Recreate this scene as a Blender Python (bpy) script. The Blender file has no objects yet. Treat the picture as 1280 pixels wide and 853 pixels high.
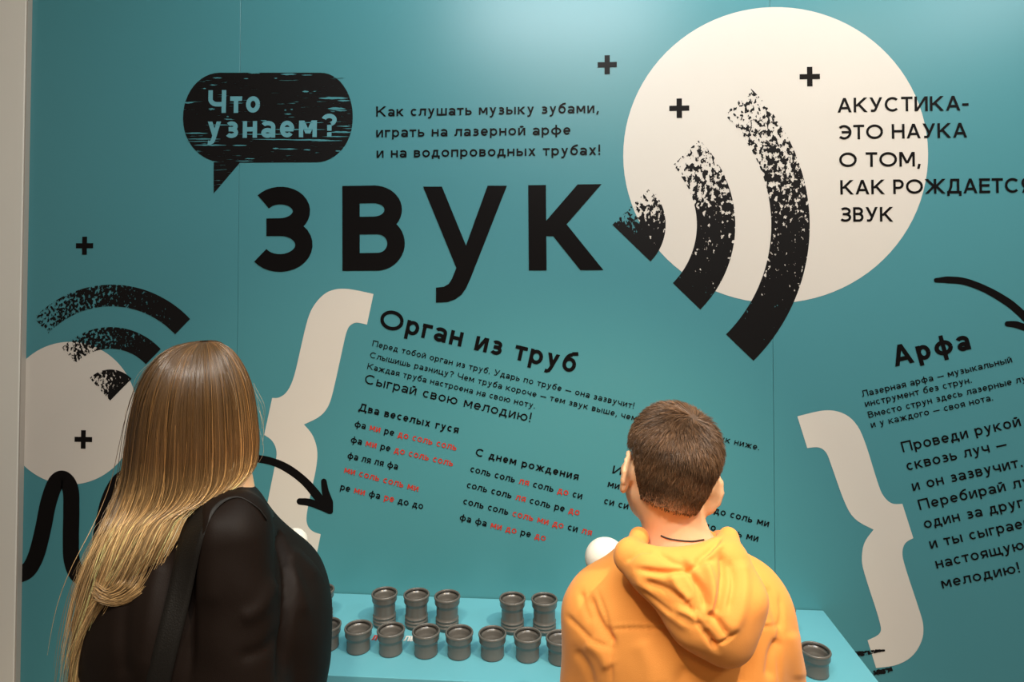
import bpy, bmesh, math, random
import numpy as np
from mathutils import Vector, Matrix
random.seed(7); RNG = np.random.default_rng(11)
C = bpy.context.scene.collection
SC = bpy.context.scene

# ------------------------------------------------------------------ camera
F = 820.0; PPX, PPY = 640.0, 315.0                      # focal length and principal point, frame 1280x853
CAM = np.array((0.0, -1.9, 1.65)); YAW = math.radians(4.0); PITCH = math.radians(1.4)
cd = bpy.data.cameras.new('camera'); cam = bpy.data.objects.new('camera', cd); C.objects.link(cam)
cam.location = CAM; cam.rotation_euler = (math.radians(90)+PITCH, 0, YAW)
cd.sensor_width = 36; cd.lens = F/1280*36; cd.shift_x = 0; cd.shift_y = (PPY-426.5)/1280
cd.clip_start = 0.02
SC.camera = cam
RM = np.array((Matrix.Rotation(YAW, 3, 'Z') @ Matrix.Rotation(math.radians(90)+PITCH, 3, 'X')))

# ------------------------------------------------------------------ world, lamps, exposure
w = bpy.data.worlds.new('world'); SC.world = w; w.use_nodes = True
w.node_tree.nodes['Background'].inputs[0].default_value = (1.0, .82, .62, 1)
w.node_tree.nodes['Background'].inputs[1].default_value = .20
SC.view_settings.view_transform = 'Standard'; SC.view_settings.look = 'None'
SC.view_settings.exposure = -0.10; SC.view_settings.gamma = 1

def area(name, loc, target, size, power, color, sy=None, spread=180):
    l = bpy.data.lights.new(name, 'AREA'); l.energy = power; l.color = color; l.size = size
    l.spread = math.radians(spread)
    if sy: l.shape = 'RECTANGLE'; l.size_y = sy
    o = bpy.data.objects.new(name, l); C.objects.link(o); o.location = loc
    o.rotation_euler = (Vector(target)-Vector(loc)).to_track_quat('-Z', 'Y').to_euler()
    return o
def spot(name, loc, target, power, color, angle=60, blend=.6, radius=.05):
    l = bpy.data.lights.new(name, 'SPOT'); l.energy = power; l.color = color
    l.spot_size = math.radians(angle); l.spot_blend = blend; l.shadow_soft_size = radius
    o = bpy.data.objects.new(name, l); C.objects.link(o); o.location = loc
    o.rotation_euler = (Vector(target)-Vector(loc)).to_track_quat('-Z', 'Y').to_euler()
    return o
CEIL = 3.3
area('ceiling_panel_lamp', (.05, -2.12, CEIL-.04), (.05, -1.6, 0), 1.2, 54, (.93, .97, 1.0), .2)
area('wall_wash_lamp', (.65, -.80, CEIL-.04), (.65, 0, 2.2), 2.2, 30, (.92, .98, 1.0), .15)
area('side_panel_lamp', (2.5, -2.1, CEIL-.04), (2.3, -1.5, 0), .8, 22, (.95, .98, 1.0), .25)
area('added_warm_fill', (.5, -3.6, CEIL-.04), (.45, 0, .9), 1.6, 22, (1.0, .76, .50), .5)  # added soft fill that warms the middle of the wall
spot('added_right_spot', (1.75, -2.5, CEIL-.12), (1.25, 0, 1.15), 42, (1.0, .78, .52), 60, .9, .08)  # added spot, warms and brightens the lower right of the wall
spot('key_spot_lamp', (.98, -1.55, CEIL-.12), (.12, -.72, 1.0), 195, (1.0, .82, .60), 46, .6, .03)
spot('left_spot_lamp', (-.55, -2.1, CEIL-.12), (-.42, -.8, 1.2), 120, (1.0, .84, .62), 50, .7, .06)

# ------------------------------------------------------------------ photo pixel <-> place
def ray(u, v):
    d = RM @ np.array(((u-PPX)/F, -(v-PPY)/F, -1.0)); return d
def at(u, v, Y):                                            # point on the plane y = Y
    d = ray(u, v); t = (Y-CAM[1])/d[1]; return CAM+d*t
def on(u, v, Z):                                            # point on the level z = Z
    d = ray(u, v); t = (Z-CAM[2])/d[2]; return CAM+d*t
def proj(P):
    q = (np.asarray(P)-CAM) @ RM; return PPX+F*q[..., 0]/-q[..., 2], PPY-F*q[..., 1]/-q[..., 2]

# ------------------------------------------------------------------ materials
def mat(name, col, rough=.5, metal=0, bump=0, bscale=60, var=0, vscale=8, spec=.5, sheen=0, coat=0, stretch=None):
    m = bpy.data.materials.new(name); m.use_nodes = True; nt = m.node_tree; N = nt.nodes; L = nt.links
    b = N['Principled BSDF']; b.inputs['Roughness'].default_value = rough; b.inputs['Metallic'].default_value = metal
    b.inputs['Specular IOR Level'].default_value = spec
    if sheen: b.inputs['Sheen Weight'].default_value = sheen; b.inputs['Sheen Roughness'].default_value = .4
    if coat: b.inputs['Coat Weight'].default_value = coat; b.inputs['Coat Roughness'].default_value = .25
    tc = N.new('ShaderNodeTexCoord')
    src = tc.outputs['Object']
    if stretch:
        mp = N.new('ShaderNodeMapping'); mp.inputs['Scale'].default_value = stretch; L.new(src, mp.inputs[0]); src = mp.outputs[0]
    n = N.new('ShaderNodeTexNoise'); n.inputs['Scale'].default_value = vscale; n.inputs['Detail'].default_value = 4
    L.new(src, n.inputs['Vector'])
    mx = N.new('ShaderNodeMix'); mx.data_type = 'RGBA'
    c = Vector(col)
    mx.inputs['A'].default_value = (*(c*(1-var)), 1); mx.inputs['B'].default_value = (*(c*(1+var)), 1)
    L.new(n.outputs['Fac'], mx.inputs['Factor']); L.new(mx.outputs['Result'], b.inputs['Base Color'])
    if bump:
        n2 = N.new('ShaderNodeTexNoise'); n2.inputs['Scale'].default_value = bscale; n2.inputs['Detail'].default_value = 3
        L.new(src, n2.inputs['Vector'])
        bp = N.new('ShaderNodeBump'); bp.inputs['Strength'].default_value = bump; bp.inputs['Distance'].default_value = .002
        L.new(n2.outputs['Fac'], bp.inputs['Height']); L.new(bp.outputs[0], b.inputs['Normal'])
    return m
def grunge(name, col, scale=160, lo=.35, hi=.62, stretch=(1, 1, 1), along=True, rough=.45, amount=.5):
    """black print whose ink is broken up; the UV x coordinate runs from worn (0) to full ink (1)"""
    m = bpy.data.materials.new(name); m.use_nodes = True; nt = m.node_tree; N = nt.nodes; L = nt.links
    b = N['Principled BSDF']; b.inputs['Base Color'].default_value = (*col, 1); b.inputs['Roughness'].default_value = rough; b.inputs['Specular IOR Level'].default_value = .2
    out = N['Material Output']; tr = N.new('ShaderNodeBsdfTransparent'); mx = N.new('ShaderNodeMixShader')
    tc = N.new('ShaderNodeTexCoord'); mp = N.new('ShaderNodeMapping'); mp.inputs['Scale'].default_value = stretch
    if not along: mp.inputs['Rotation'].default_value = (0, 0, 0)
    L.new(tc.outputs['Object'], mp.inputs[0])
    n = N.new('ShaderNodeTexNoise'); n.inputs['Scale'].default_value = scale; n.inputs['Detail'].default_value = 3
    n.inputs['Roughness'].default_value = .6
    L.new(mp.outputs[0], n.inputs['Vector'])
    n3 = N.new('ShaderNodeTexNoise'); n3.inputs['Scale'].default_value = scale*.17; n3.inputs['Detail'].default_value = 2
    L.new(mp.outputs[0], n3.inputs['Vector'])
    sep = N.new('ShaderNodeSeparateXYZ'); L.new(tc.outputs['UV'], sep.inputs[0])
    mr = N.new('ShaderNodeMapRange'); L.new(sep.outputs['X'], mr.inputs[0])
    mr.inputs['To Min'].default_value = hi; mr.inputs['To Max'].default_value = lo
    s = N.new('ShaderNodeMath'); s.operation = 'MULTIPLY_ADD'; L.new(n3.outputs['Fac'], s.inputs[0]); s.inputs[1].default_value = amount
    s.inputs[2].default_value = -amount/2
    ad = N.new('ShaderNodeMath'); ad.operation = 'ADD'; L.new(n.outputs['Fac'], ad.inputs[0]); L.new(s.outputs[0], ad.inputs[1])
    gt = N.new('ShaderNodeMath'); gt.operation = 'GREATER_THAN'; L.new(ad.outputs[0], gt.inputs[0]); L.new(mr.outputs[0], gt.inputs[1])
    L.new(gt.outputs[0], mx.inputs[0]); L.new(tr.outputs[0], mx.inputs[1]); L.new(b.outputs[0], mx.inputs[2])
    L.new(mx.outputs[0], out.inputs['Surface'])
    return m
TEAL = (.068, .258, .286)
M = dict(
    teal=mat('teal_wall_print', TEAL, .31, bump=.03, bscale=300, var=.03, vscale=2, spec=.55),
    teal_table=mat('teal_laminate', (.125, .40, .47), .42, bump=.03, bscale=200, var=.04, vscale=3),
    cream=mat('cream_print', (.715, .635, .545), .4, var=.02),
    cream_wall=mat('cream_plaster', (.78, .72, .62), .6, bump=.05, bscale=120, var=.03, vscale=3),
    seam=mat('grey_edge_strip', (.42, .36, .30), .5),
    black=mat('black_print', (.005, .004, .004), .36, spec=.13),
    red=mat('red_print', (.50, .035, .02), .5),
    white=mat('white_print', (.75, .72, .66), .5),
    bubble_text=mat('teal_letter_print', (.12, .33, .37), .4),
    pipe=mat('grey_plastic_pipe', (.115, .105, .092), .27, var=.06, vscale=30, spec=.5),
    rubber=mat('dark_rubber_seal', (.022, .018, .014), .5),
    floor=mat('grey_vinyl_floor', (.22, .19, .16), .5, bump=.1, var=.08, vscale=5),
    ceiling=mat('pale_ceiling_paint', (.55, .53, .50), .8, var=.02),
    skin=mat('skin', (.77, .46, .26), .5, bump=.05, bscale=400, var=.07, vscale=14, spec=.35),
    orange=mat('orange_cotton_jersey', (.87, .325, .066), .8, bump=.25, bscale=900, var=.05, vscale=12, sheen=.15, spec=.2),
    blouse=mat('black_satin_blouse_cloth', (.0078, .0046, .0033), .55, bump=.12, bscale=700, var=.15, vscale=6, spec=.09),
    strap=mat('black_leather_strap', (.006, .005, .004), .5, bump=.3, bscale=500, var=.2, vscale=40, spec=.2),
    jeans=mat('dark_denim', (.03, .04, .07), .8, bump=.3, bscale=900, var=.2, vscale=200),
    trousers=mat('black_trouser_cloth', (.012, .012, .014), .8, bump=.2, bscale=800, var=.1),
    shoe=mat('white_shoe_leather', (.6, .58, .55), .5, var=.05),
    dshoe=mat('black_shoe_leather', (.02, .02, .02), .4, var=.05),
    ball=mat('cream_foam_ball', (.80, .74, .64), .75, bump=.2, bscale=400, var=.03),
    wood=mat('pale_wood_handle', (.50, .33, .18), .5, var=.2, vscale=30, stretch=(6, 6, 1)),
    eye=mat('eye_white', (.7, .68, .65), .2),
    cord=mat('black_cord', (.02, .012, .01), .6),
)
b_ = M['skin'].node_tree.nodes['Principled BSDF']; b_.inputs['Subsurface Weight'].default_value = .15; b_.inputs['Subsurface Radius'].default_value = (.012, .005, .002); b_.inputs['Subsurface Scale'].default_value = 1.0
M['g_arc'] = grunge('worn_black_print', (.006, .005, .005), 85, .27, .55, (1, 1, .72), amount=.34)
M['g_arc2'] = grunge('worn_black_print_fine', (.006, .005, .005), 125, .29, .54, (1, 1, .8), amount=.34)
M['g_bub'] = grunge('scratched_black_print', (.006, .005, .005), 48, .355, .355, (.3, 1, 3.8), amount=.22)

# ------------------------------------------------------------------ object helpers
def link(name, me, parent=None, m=None):
    o = bpy.data.objects.new(name, me); C.objects.link(o)
    if parent is not None: o.parent = parent
    if m is not None:
        for k in (m if isinstance(m, (list, tuple)) else [m]): me.materials.append(k)
    return o
def tag(o, label=None, cat=None, group=None, kind=None):
    if label: o['label'] = label
    if cat: o['category'] = cat
    if group: o['group'] = group
    if kind: o['kind'] = kind
    return o
def empty(name, loc=(0, 0, 0), rz=0):
    o = bpy.data.objects.new(name, None); C.objects.link(o); o.location = loc; o.rotation_euler = (0, 0, rz)
    o.empty_display_size = .05; return o
def npmesh(name, V, Q, smooth=True):
    """V (n,3), Q (m,4) quads, built quickly"""
    V = np.asarray(V, dtype=np.float32); Q = np.asarray(Q, dtype=np.int32); k = Q.shape[1]
    me = bpy.data.meshes.new(name); me.vertices.add(len(V)); me.vertices.foreach_set('co', V.ravel())
    me.loops.add(Q.size); me.loops.foreach_set('vertex_index', Q.ravel())
    me.polygons.add(len(Q)); me.polygons.foreach_set('loop_start', np.arange(0, Q.size, k, dtype=np.int32))
    try: me.polygons.foreach_set('loop_total', np.full(len(Q), k, dtype=np.int32))
    except Exception: pass
    me.update(calc_edges=True)
    me.polygons.foreach_set('use_smooth', np.full(len(Q), smooth)); me.validate(); return me
def box(bm, x0, x1, y0, y1, z0, z1, bev=0):
    g = bmesh.ops.create_cube(bm, size=1)
    for v in g['verts']:
        v.co = ((x0+x1)/2+v.co.x*(x1-x0), (y0+y1)/2+v.co.y*(y1-y0), (z0+z1)/2+v.co.z*(z1-z0))
    if bev:
        es = list({e for v in g['verts'] for e in v.link_edges}); bmesh.ops.bevel(bm, geom=es, offset=bev, segments=2, profile=.5, affect='EDGES')
def boxobj(name, b, m, parent=None, bev=0):
    bm = bmesh.new(); box(bm, *b, bev=bev); me = bpy.data.meshes.new(name); bm.to_mesh(me); bm.free(); return link(name, me, parent, m)
def lathe(name, prof, seg=40, m=None, parent=None, closed=False):
    prof = list(prof); n = len(prof); a = np.arange(seg)*2*math.pi/seg
    V = np.array([(r*math.cos(t), r*math.sin(t), z) for r, z in prof for t in a])
    Q = [(i*seg+j, i*seg+(j+1) % seg, (i+1)*seg+(j+1) % seg, (i+1)*seg+j) for i in range(n-1) for j in range(seg)]
    if closed: Q += [((n-1)*seg+j, (n-1)*seg+(j+1) % seg, (j+1) % seg, j) for j in range(seg)]
    return link(name, npmesh(name, V, Q), parent, m)
def tube(path, rad, seg=10):
    """tapered tube through points -> V, Q"""
    P = np.asarray(path, float); n = len(P); rad = np.broadcast_to(rad, n); T = np.gradient(P, axis=0); T /= np.linalg.norm(T, axis=1)[:, None]
    up = np.array((0, 0, 1.)) if abs(T[0][2]) < .9 else np.array((1., 0, 0)); V = []
    for i in range(n):
        s = np.cross(T[i], up); s /= np.linalg.norm(s); up = np.cross(s, T[i])
        for j in range(seg):
            a = 2*math.pi*j/seg; V.append(P[i]+rad[i]*(math.cos(a)*s+math.sin(a)*up))
    Q = [(i*seg+j, i*seg+(j+1) % seg, (i+1)*seg+(j+1) % seg, (i+1)*seg+j) for i in range(n-1) for j in range(seg)]
    return V, Q
def smoothpath(pts, n=8):
    P = np.asarray(pts, float); P = np.vstack([2*P[0]-P[1], P, 2*P[-1]-P[-2]]); out = []
    for i in range(1, len(P)-2):
        for t in np.linspace(0, 1, n, endpoint=False):
            a, b, c, d = P[i-1], P[i], P[i+1], P[i+2]
            out.append(.5*((2*b)+(c-a)*t+(2*a-5*b+4*c-d)*t*t+(3*b-a-3*c+d)*t**3))
    out.append(P[-2]); return np.array(out)

# ------------------------------------------------------------------ the room
floor = tag(boxobj('floor', (-4, 4, -5, 1.0, -.1, 0), M['floor']), kind='structure')
ceil = tag(boxobj('ceiling', (-4, 4, -5, 1.0, CEIL, CEIL+.1), M['ceiling']), kind='structure')
wall = tag(boxobj('wall_back', (-3, 3.4, .012, .16, 0, CEIL), M['cream_wall']), kind='structure')
xs1, xs2 = at(300, 100, 0)[0], at(964, 200, 0)[0]; pw = xs2-xs1
edges = [xs1-pw, xs1, xs2, xs2+pw]
for i in range(3):
    boxobj('wall_panel', (edges[i]+.0004, edges[i+1]-.0004, 0, .0115, .0, CEIL-.002), M['teal'], wall, bev=.0008)
xl = at(27, 400, -.02)[0]
lw = tag(boxobj('wall_left', (-3, xl-.004, -.02, -.0005, 0, CEIL-.001), M['cream_wall'], bev=.003), kind='structure')
boxobj('edge_strip', (xl-.0045, xl, -.018, -.0005, 0, CEIL-.001), M['seam'], lw)
boxobj('baseboard', (edges[0], edges[3], -.012, -.0005, 0, .08), M['seam'], wall)

# ------------------------------------------------------------------ flat print on the wall
class Print:
    """flat print collected as polygons on the plane of the wall (x, z)"""
    def __init__(s): s.V = []; s.Fc = []; s.mi = []; s.uv = []; s.lay = []; s.cur = 0
    def poly(s, pts, mi=0, uv=None):
        k = len(s.V); s.V += [(float(p[0]), float(p[1])) for p in pts]; s.lay += [s.cur]*len(pts); s.Fc.append(tuple(range(k, k+len(pts)))); s.mi.append(mi)
        s.uv += list(uv) if uv is not None else [(1, 0)]*len(pts)
    def build(s, name, mats, depth, parent=wall, label=None):
        me = bpy.data.meshes.new(name); me.from_pydata([(x, -depth-l_*1.5e-5, z) for (x, z), l_ in zip(s.V, s.lay)], [], s.Fc); me.update()
        uvl = me.uv_layers.new(name='UVMap')
        for p in me.polygons:
            p.material_index = s.mi[p.index]
            for li in p.loop_indices: uvl.data[li].uv = s.uv[me.loops[li].vertex_index]
        bm = bmesh.new(); bm.from_mesh(me); bmesh.ops.triangulate(bm, faces=[f for f in bm.faces if len(f.verts) > 4])
        for f in bm.faces:
            if f.normal.y > 0: f.normal_flip()
        bm.to_mesh(me); bm.free()
        return tag(link(name, me, parent, mats), label)
def wp(u, v):
    p = at(u, v, 0); return np.array((p[0], p[2]))
def ribbon(pr, path, wid, mi=0, capr=False, uv=False):
    P = np.asarray(path, float); T = np.gradient(P, axis=0); T /= np.maximum(np.linalg.norm(T, axis=1)[:, None], 1e-9)
    Nn = np.stack([-T[:, 1], T[:, 0]], 1); wid = np.broadcast_to(wid, len(P)); A = P+Nn*wid[:, None]/2; B = P-Nn*wid[:, None]/2; n = len(P)
    for i in range(n-1):
        pr.poly([A[i], A[i+1], B[i+1], B[i]], mi, [(i/(n-1), 1), ((i+1)/(n-1), 1), ((i+1)/(n-1), 0), (i/(n-1), 0)] if uv else None)
    if capr:
        for k, sg in ((0, -1), (-1, 1)):
            c = P[k]; a0 = math.atan2(T[k][1], T[k][0])
            pr.poly([c+wid[k]/2*np.array((math.cos(a0+sg*math.pi*q/10+(0 if sg > 0 else 0)-math.pi/2*sg), math.sin(a0+sg*math.pi*q/10-math.pi/2*sg))) * 1.0 if sg > 0 else
                     c+wid[k]/2*np.array((math.cos(a0+math.pi/2+math.pi*q/10), math.sin(a0+math.pi/2+math.pi*q/10))) for q in range(11)], mi)
def disc(pr, c, r, n=96):
    pr.poly([(c[0]+r*math.cos(a), c[1]+r*math.sin(a)) for a in np.linspace(0, 2*math.pi, n, endpoint=False)])
def sector(pr, c, r0, r1, a0, a1, n=48):
    for i in range(n):
        t0, t1 = i/n, (i+1)/n; b0 = a0+(a1-a0)*t0; b1 = a0+(a1-a0)*t1
        q = [(c[0]+r*math.cos(b), c[1]+r*math.sin(b)) for r, b in ((r0, b0), (r0, b1), (r1, b1), (r1, b0))]
        uv = [(t0, 0), (t1, 0), (t1, 1), (t0, 1)]
        if r0 < 1e-6: q = [q[0], q[2], q[3]]; uv = [uv[0], uv[2], uv[3]]
        pr.poly(q, 0, uv)

# stroke letters: cap height 1, small letters XH; every glyph returns its width and a list of strokes
XH = .72
def glyph(ch, w):
    S = []
    h = 1.0 if (ch.isupper() or ch in '!?') else XH
    l = w/2; t = h-l
    def V(x, y0=0, y1=None): S.append(('p', [(x, y0), (x, h if y1 is None else y1)]))
    def H(y, x0, x1): S.append(('p', [(x0, y), (x1, y)]))
    def D(x0, y0, x1, y1, k=1.0): S.append(('d', x0, y0, x1, y1, k))     # slanting bar with level ends
    def A(cx, cy, rx, ry, a0, a1, n=20):
        S.append(('p', [(cx+rx*math.cos(math.radians(a0+(a1-a0)*i/n)), cy+ry*math.sin(math.radians(a0+(a1-a0)*i/n))) for i in range(n+1)]))
    def O(cx, cy, rx, ry): A(cx, cy, rx, ry, 0, 360, 32)
    c = ch.lower(); up = ch.isupper(); W = .62*h/XH*.86 if up else .54
    if ch == 'а':
        W = .52; O(W*.44, .205, W*.44-l*.9, .205-l*.9); A(W/2-l*.2, h-.26, W/2-l*.8, .26-l, 150, 0, 14); V(W-l, 0, h-.24)
    elif ch == 'А':
        W = .80; D(l*1.05, 0, W/2, h); D(W-l*1.05, 0, W/2, h); H(.30, .18, W-.18)
    elif c == 'б':
        W = .56; O(W/2, XH/2, W/2-l, XH/2-l); A(W*.62, XH*.50, W*.62-l, .92-XH*.5-l*.6, 180, 95, 14); S.append(('p', [(W*.55, .93-l*.3), (W-l*.3, .93+l*.5)]))
    elif c == 'в':
        W = .56*h/XH*.80 if up else .50; V(l); m = h*.53; H(t, l, W*.5+w*.12); H(m, l, W*.55); H(l, l, W*.55+w*.12)
        A(W*.5, (t+m)/2, W*.46-l, (t-m)/2, 90, -90); A(W*.55, (m+l)/2, W*.45-l, (m-l)/2, 90, -90)
    elif c == 'г':
        W = .40; V(l); H(t, 0, W)
    elif c == 'д':
        W = W*1.08; hh = w*.95; V(W-w*1.15, w*.5); H(t, W*.24, W-w*.65); S.append(('p', [(W*.32, h-w*.4), (W*.28, h*.45), (W*.14, w*.7)]))
        H(l, 0, W); V(l*.9, -.17, w); V(W-l*.9, -.17, w)
    elif c == 'е' and up: W = .60; V(l); H(t, 0, W); H(h*.52, 0, W*.94); H(l, 0, W)
    elif c == 'е': W = .54; A(W/2, h/2, W/2-l, h/2-l, 2, 318, 28); H(h/2-.01, l, W-l*.5)
    elif c == 'ж':
        W = W*1.55; V(W/2)
        for s in (-1, 1): D(W/2+s*(W/2-l*1.1), h, W/2+s*l*.8, h*.5); D(W/2+s*(W/2-l*1.1), 0, W/2+s*l*.8, h*.5)
    elif c == 'з':
        W = .66 if up else .47; m = h*.525; r1 = (t-m)/2; r2 = (m-l)/2
        A(W*.46, m+r1, W*.50-l, r1, 142, -90); A(W*.46, l+r2, W*.54-l, r2, 90, -146); H(m, W*.24, W*.52)
    elif c in 'ий':
        V(l); V(W-l); D(l*1.3, 0, W-l*1.3, h, .95)
        if c == 'й': A(W/2, h+.20, .11, .09, 200, 340, 8)
    elif c == 'к':
        W = W*1.04; V(l); D(W-l*1.25, h, w*.85, h*.40); D(W-l*1.1, 0, W*.36, h*.55)
    elif c == 'л': W = W*1.02; V(W-l); H(t, W*.22, W); S.append(('p', [(W*.30, h-w*.3), (W*.27, h*.40), (W*.20, l*1.4), (0, l)]))
    elif c == 'м':
        W = .86 if up else .66; V(l); V(W-l); D(l*1.3, h, W/2, h*.22); D(W-l*1.3, h, W/2, h*.22)
    elif c == 'н': V(l); V(W-l); H(h*.51, l, W-l)
    elif c == 'о': W = (.98 if up else .58); O(W/2, h/2, W/2-l, h/2-l)
    elif c == 'п': V(l); V(W-l); H(t, l, W-l)
    elif c == 'р' and up: W = .62; V(l); H(t, l, W*.5+.02); H(h*.42, l, W*.5+.02); A(W*.5, (t+h*.42)/2, W*.5-l, (t-h*.42)/2, 90, -90)
    elif c == 'р': W = .56; V(l, -.24); O(W/2, h/2, W/2-l, h/2-l)
    elif c == 'с': W = .82 if up else .50; A(W*.53, h/2, W*.53-l, h/2-l, 46, 314, 26)
    elif c == 'т': W = .62 if up else .48; V(W/2); H(t, 0, W)
    elif c == 'у':
        W = .74 if up else .54
        if up: D(l*1.2, h, W*.52, h*.34); D(W-l*1.2, h, W*.42, w*.6); S.append(('p', [(W*.46, w*1.0), (W*.36, l*1.05), (W*.12, l)]))
        else: D(l*1.2, h, W*.52, .10); D(W-l*1.2, h, W*.43, -.08); S.append(('p', [(W*.455, -.03), (W*.36, -.16), (W*.22, -.20), (W*.08, -.19)]))
    elif c == 'ф': W = .74; V(W/2, -.24, .96); O(W/2, h/2, W/2-l, h/2-l)
    elif c == 'х': W = .54; D(l*1.2, 0, W-l*1.2, h); D(l*1.2, h, W-l*1.2, 0)
    elif c == 'ц': V(l); V(W-l); H(l, l, W+.06); V(W+.06, -.16, w); W += .08
    elif c == 'ч': V(W-l); V(l, h*.62); A(W*.5, h*.62, W*.5-l, h*.24, 180, 270, 10); H(h*.38, W*.5, W-l)
    elif c == 'ш': W = .78; V(l); V(W/2); V(W-l); H(l, l, W-l)
    elif c == 'щ': W = .78; V(l); V(W/2); V(W-l); H(l, l, W+.06); V(W+.06, -.16, w); W += .08
    elif c in 'ьы':
        W = .50; V(l); m = h*.56; H(m, l, W*.55); H(l, l, W*.55); A(W*.55, (m+l)/2, W*.45-l, (m-l)/2, 90, -90)
        if c == 'ы': V(W+.14); W += .14+l
    elif c == 'э': W = .78 if up else .50; A(W*.45, h/2, W*.55-l, h/2-l, 134, -134, 26); H(h/2, W*.28, W-l)
    elif c == 'ю': W = .80; V(l); H(h/2, l, W*.34); O(W*.64, h/2, W*.36-l, h/2-l)
    elif c == 'я':
        W = .52; V(W-l); m = h*.40; H(t, W*.45, W-l); H(m, W*.45, W-l); A(W*.45, (t+m)/2, W*.45-l, (t-m)/2, 90, 270); D(l*1.2, 0, W*.5, m)
    elif c == '.': W = w*1.2; V(W/2, 0, w*1.15)
    elif c == ',': W = w*1.2; S.append(('p', [(W*.7, w*1.1), (W*.35, -.16)]))
    elif c == '!': W = w*1.1; V(W/2, 0, w*1.05); V(W/2, .30, 1.0)
    elif c == '?': W = .56; A(W/2, 1-.27, W/2-l, .27-l, 165, -70, 18); V(W*.52, .27, .52); V(W*.52, 0, w*1.05)
    elif c == '-': W = .34; H(h*.55, 0, W)
    elif c == '—': W = .72; H(h*.50, 0, W)
    elif c == ' ': W = .34
    return W, S
def letters(pr, text, p0, p1, cap, wt=.14, sp=.12, upto=None, plane=wp, xs=None, red=1):
    """text between two baseline points; [..] is printed in the second colour; upto = leading part that reaches p1"""
    a = plane(*p0); b = plane(*p1); d = b-a; Ln = np.linalg.norm(d); d = d/Ln; n = np.array((-d[1], d[0]))
    q = plane((p0[0]+p1[0])/2, (p0[1]+p1[1])/2); q2 = plane((p0[0]+p1[0])/2, (p0[1]+p1[1])/2-cap); ch = abs(np.linalg.norm(q2-q))
    def adv(tx):
        x = 0
        for c in tx:
            if c in '[]': continue
            x += glyph(c, wt)[0]+(sp if c != ' ' else sp*.4)
        return x-sp
    sx = Ln/adv(upto or text) if xs is None else xs
    x = 0; mi = 0
    for c in text:
        if c == '[': mi = red; continue
        if c == ']': mi = 0; continue
        W, S = glyph(c, wt)
        tr = lambda px, py: a+d*((x+px)*sx)+n*(py*ch)
        for s in S:
            pr.cur = (pr.cur+1) % 24
            if s[0] == 'p':
                P = np.array(s[1], float); T = np.gradient(P, axis=0); T /= np.maximum(np.linalg.norm(T, axis=1)[:, None], 1e-9)
                N2 = np.stack([-T[:, 1], T[:, 0]], 1)
                # keep a stroke as thick along x as along y although the line is stretched
                k = ch/sx; N2[:, 0] *= k
                A_ = P+N2*wt/2; B_ = P-N2*wt/2
                for i in range(len(P)-1): pr.poly([tr(*A_[i]), tr(*A_[i+1]), tr(*B_[i+1]), tr(*B_[i])], mi)
            else:
                _, x0, y0, x1, y1, k0 = s; k = ch/sx; L2 = math.hypot((x1-x0)/k, y1-y0); hw = wt/2*k*k0*L2/abs(y1-y0)
                hw = min(hw, wt*.95*k)
                pr.poly([tr(x0-hw, y0), tr(x0+hw, y0), tr(x1+hw, y1), tr(x1-hw, y1)], mi)
        x += W+(sp if c != ' ' else sp*.4)
def cross(pr, u, v, s, th):
    c = wp(u, v); a = abs(wp(u+s/2, v)[0]-c[0]); b = th/2*a/(s/2)
    pr.poly([(c[0]-a, c[1]-b), (c[0]+a, c[1]-b), (c[0]+a, c[1]+b), (c[0]-a, c[1]+b)])
    pr.poly([(c[0]-b, c[1]-a), (c[0]+b, c[1]-a), (c[0]+b, c[1]-b), (c[0]-b, c[1]-b)])
    pr.poly([(c[0]-b, c[1]+b), (c[0]+b, c[1]+b), (c[0]+b, c[1]+a), (c[0]-b, c[1]+a)])
def shape(pts):
    """closed outline; a third entry 1 marks a sharp corner, the rest is rounded"""
    P = [(np.array(p[:2], float), len(p) > 2) for p in pts]
    for _ in range(2):
        o = []
        for i, (p, s) in enumerate(P):
            q0 = P[i-1][0]; q1 = P[(i+1) % len(P)][0]
            if s: o.append((p, True))
            else: o += [(p*.75+q0*.25, False), (p*.75+q1*.25, False)]
        P = o
    return [wp(*p) for p, _ in P]

def radius(u0, u1, v): return abs(wp(u1, v)[0]-wp(u0, v)[0])/2
# discs
p = Print(); c1 = wp(969, 193.5); R1 = radius(779, 1160, 193); c1 = ((wp(779, 193)+wp(1160, 193))/2); disc(p, c1, R1); p.build('printed_disc', M['cream'], .0006, label='large cream printed disc behind the sound arcs')
p = Print(); c2 = wp(87, 516.5); R2 = abs(wp(172, 516)[0]-c2[0]); disc(p, c2, R2); p.build('printed_disc', M['cream'], .0006, label='small cream printed disc at the left edge')
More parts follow.
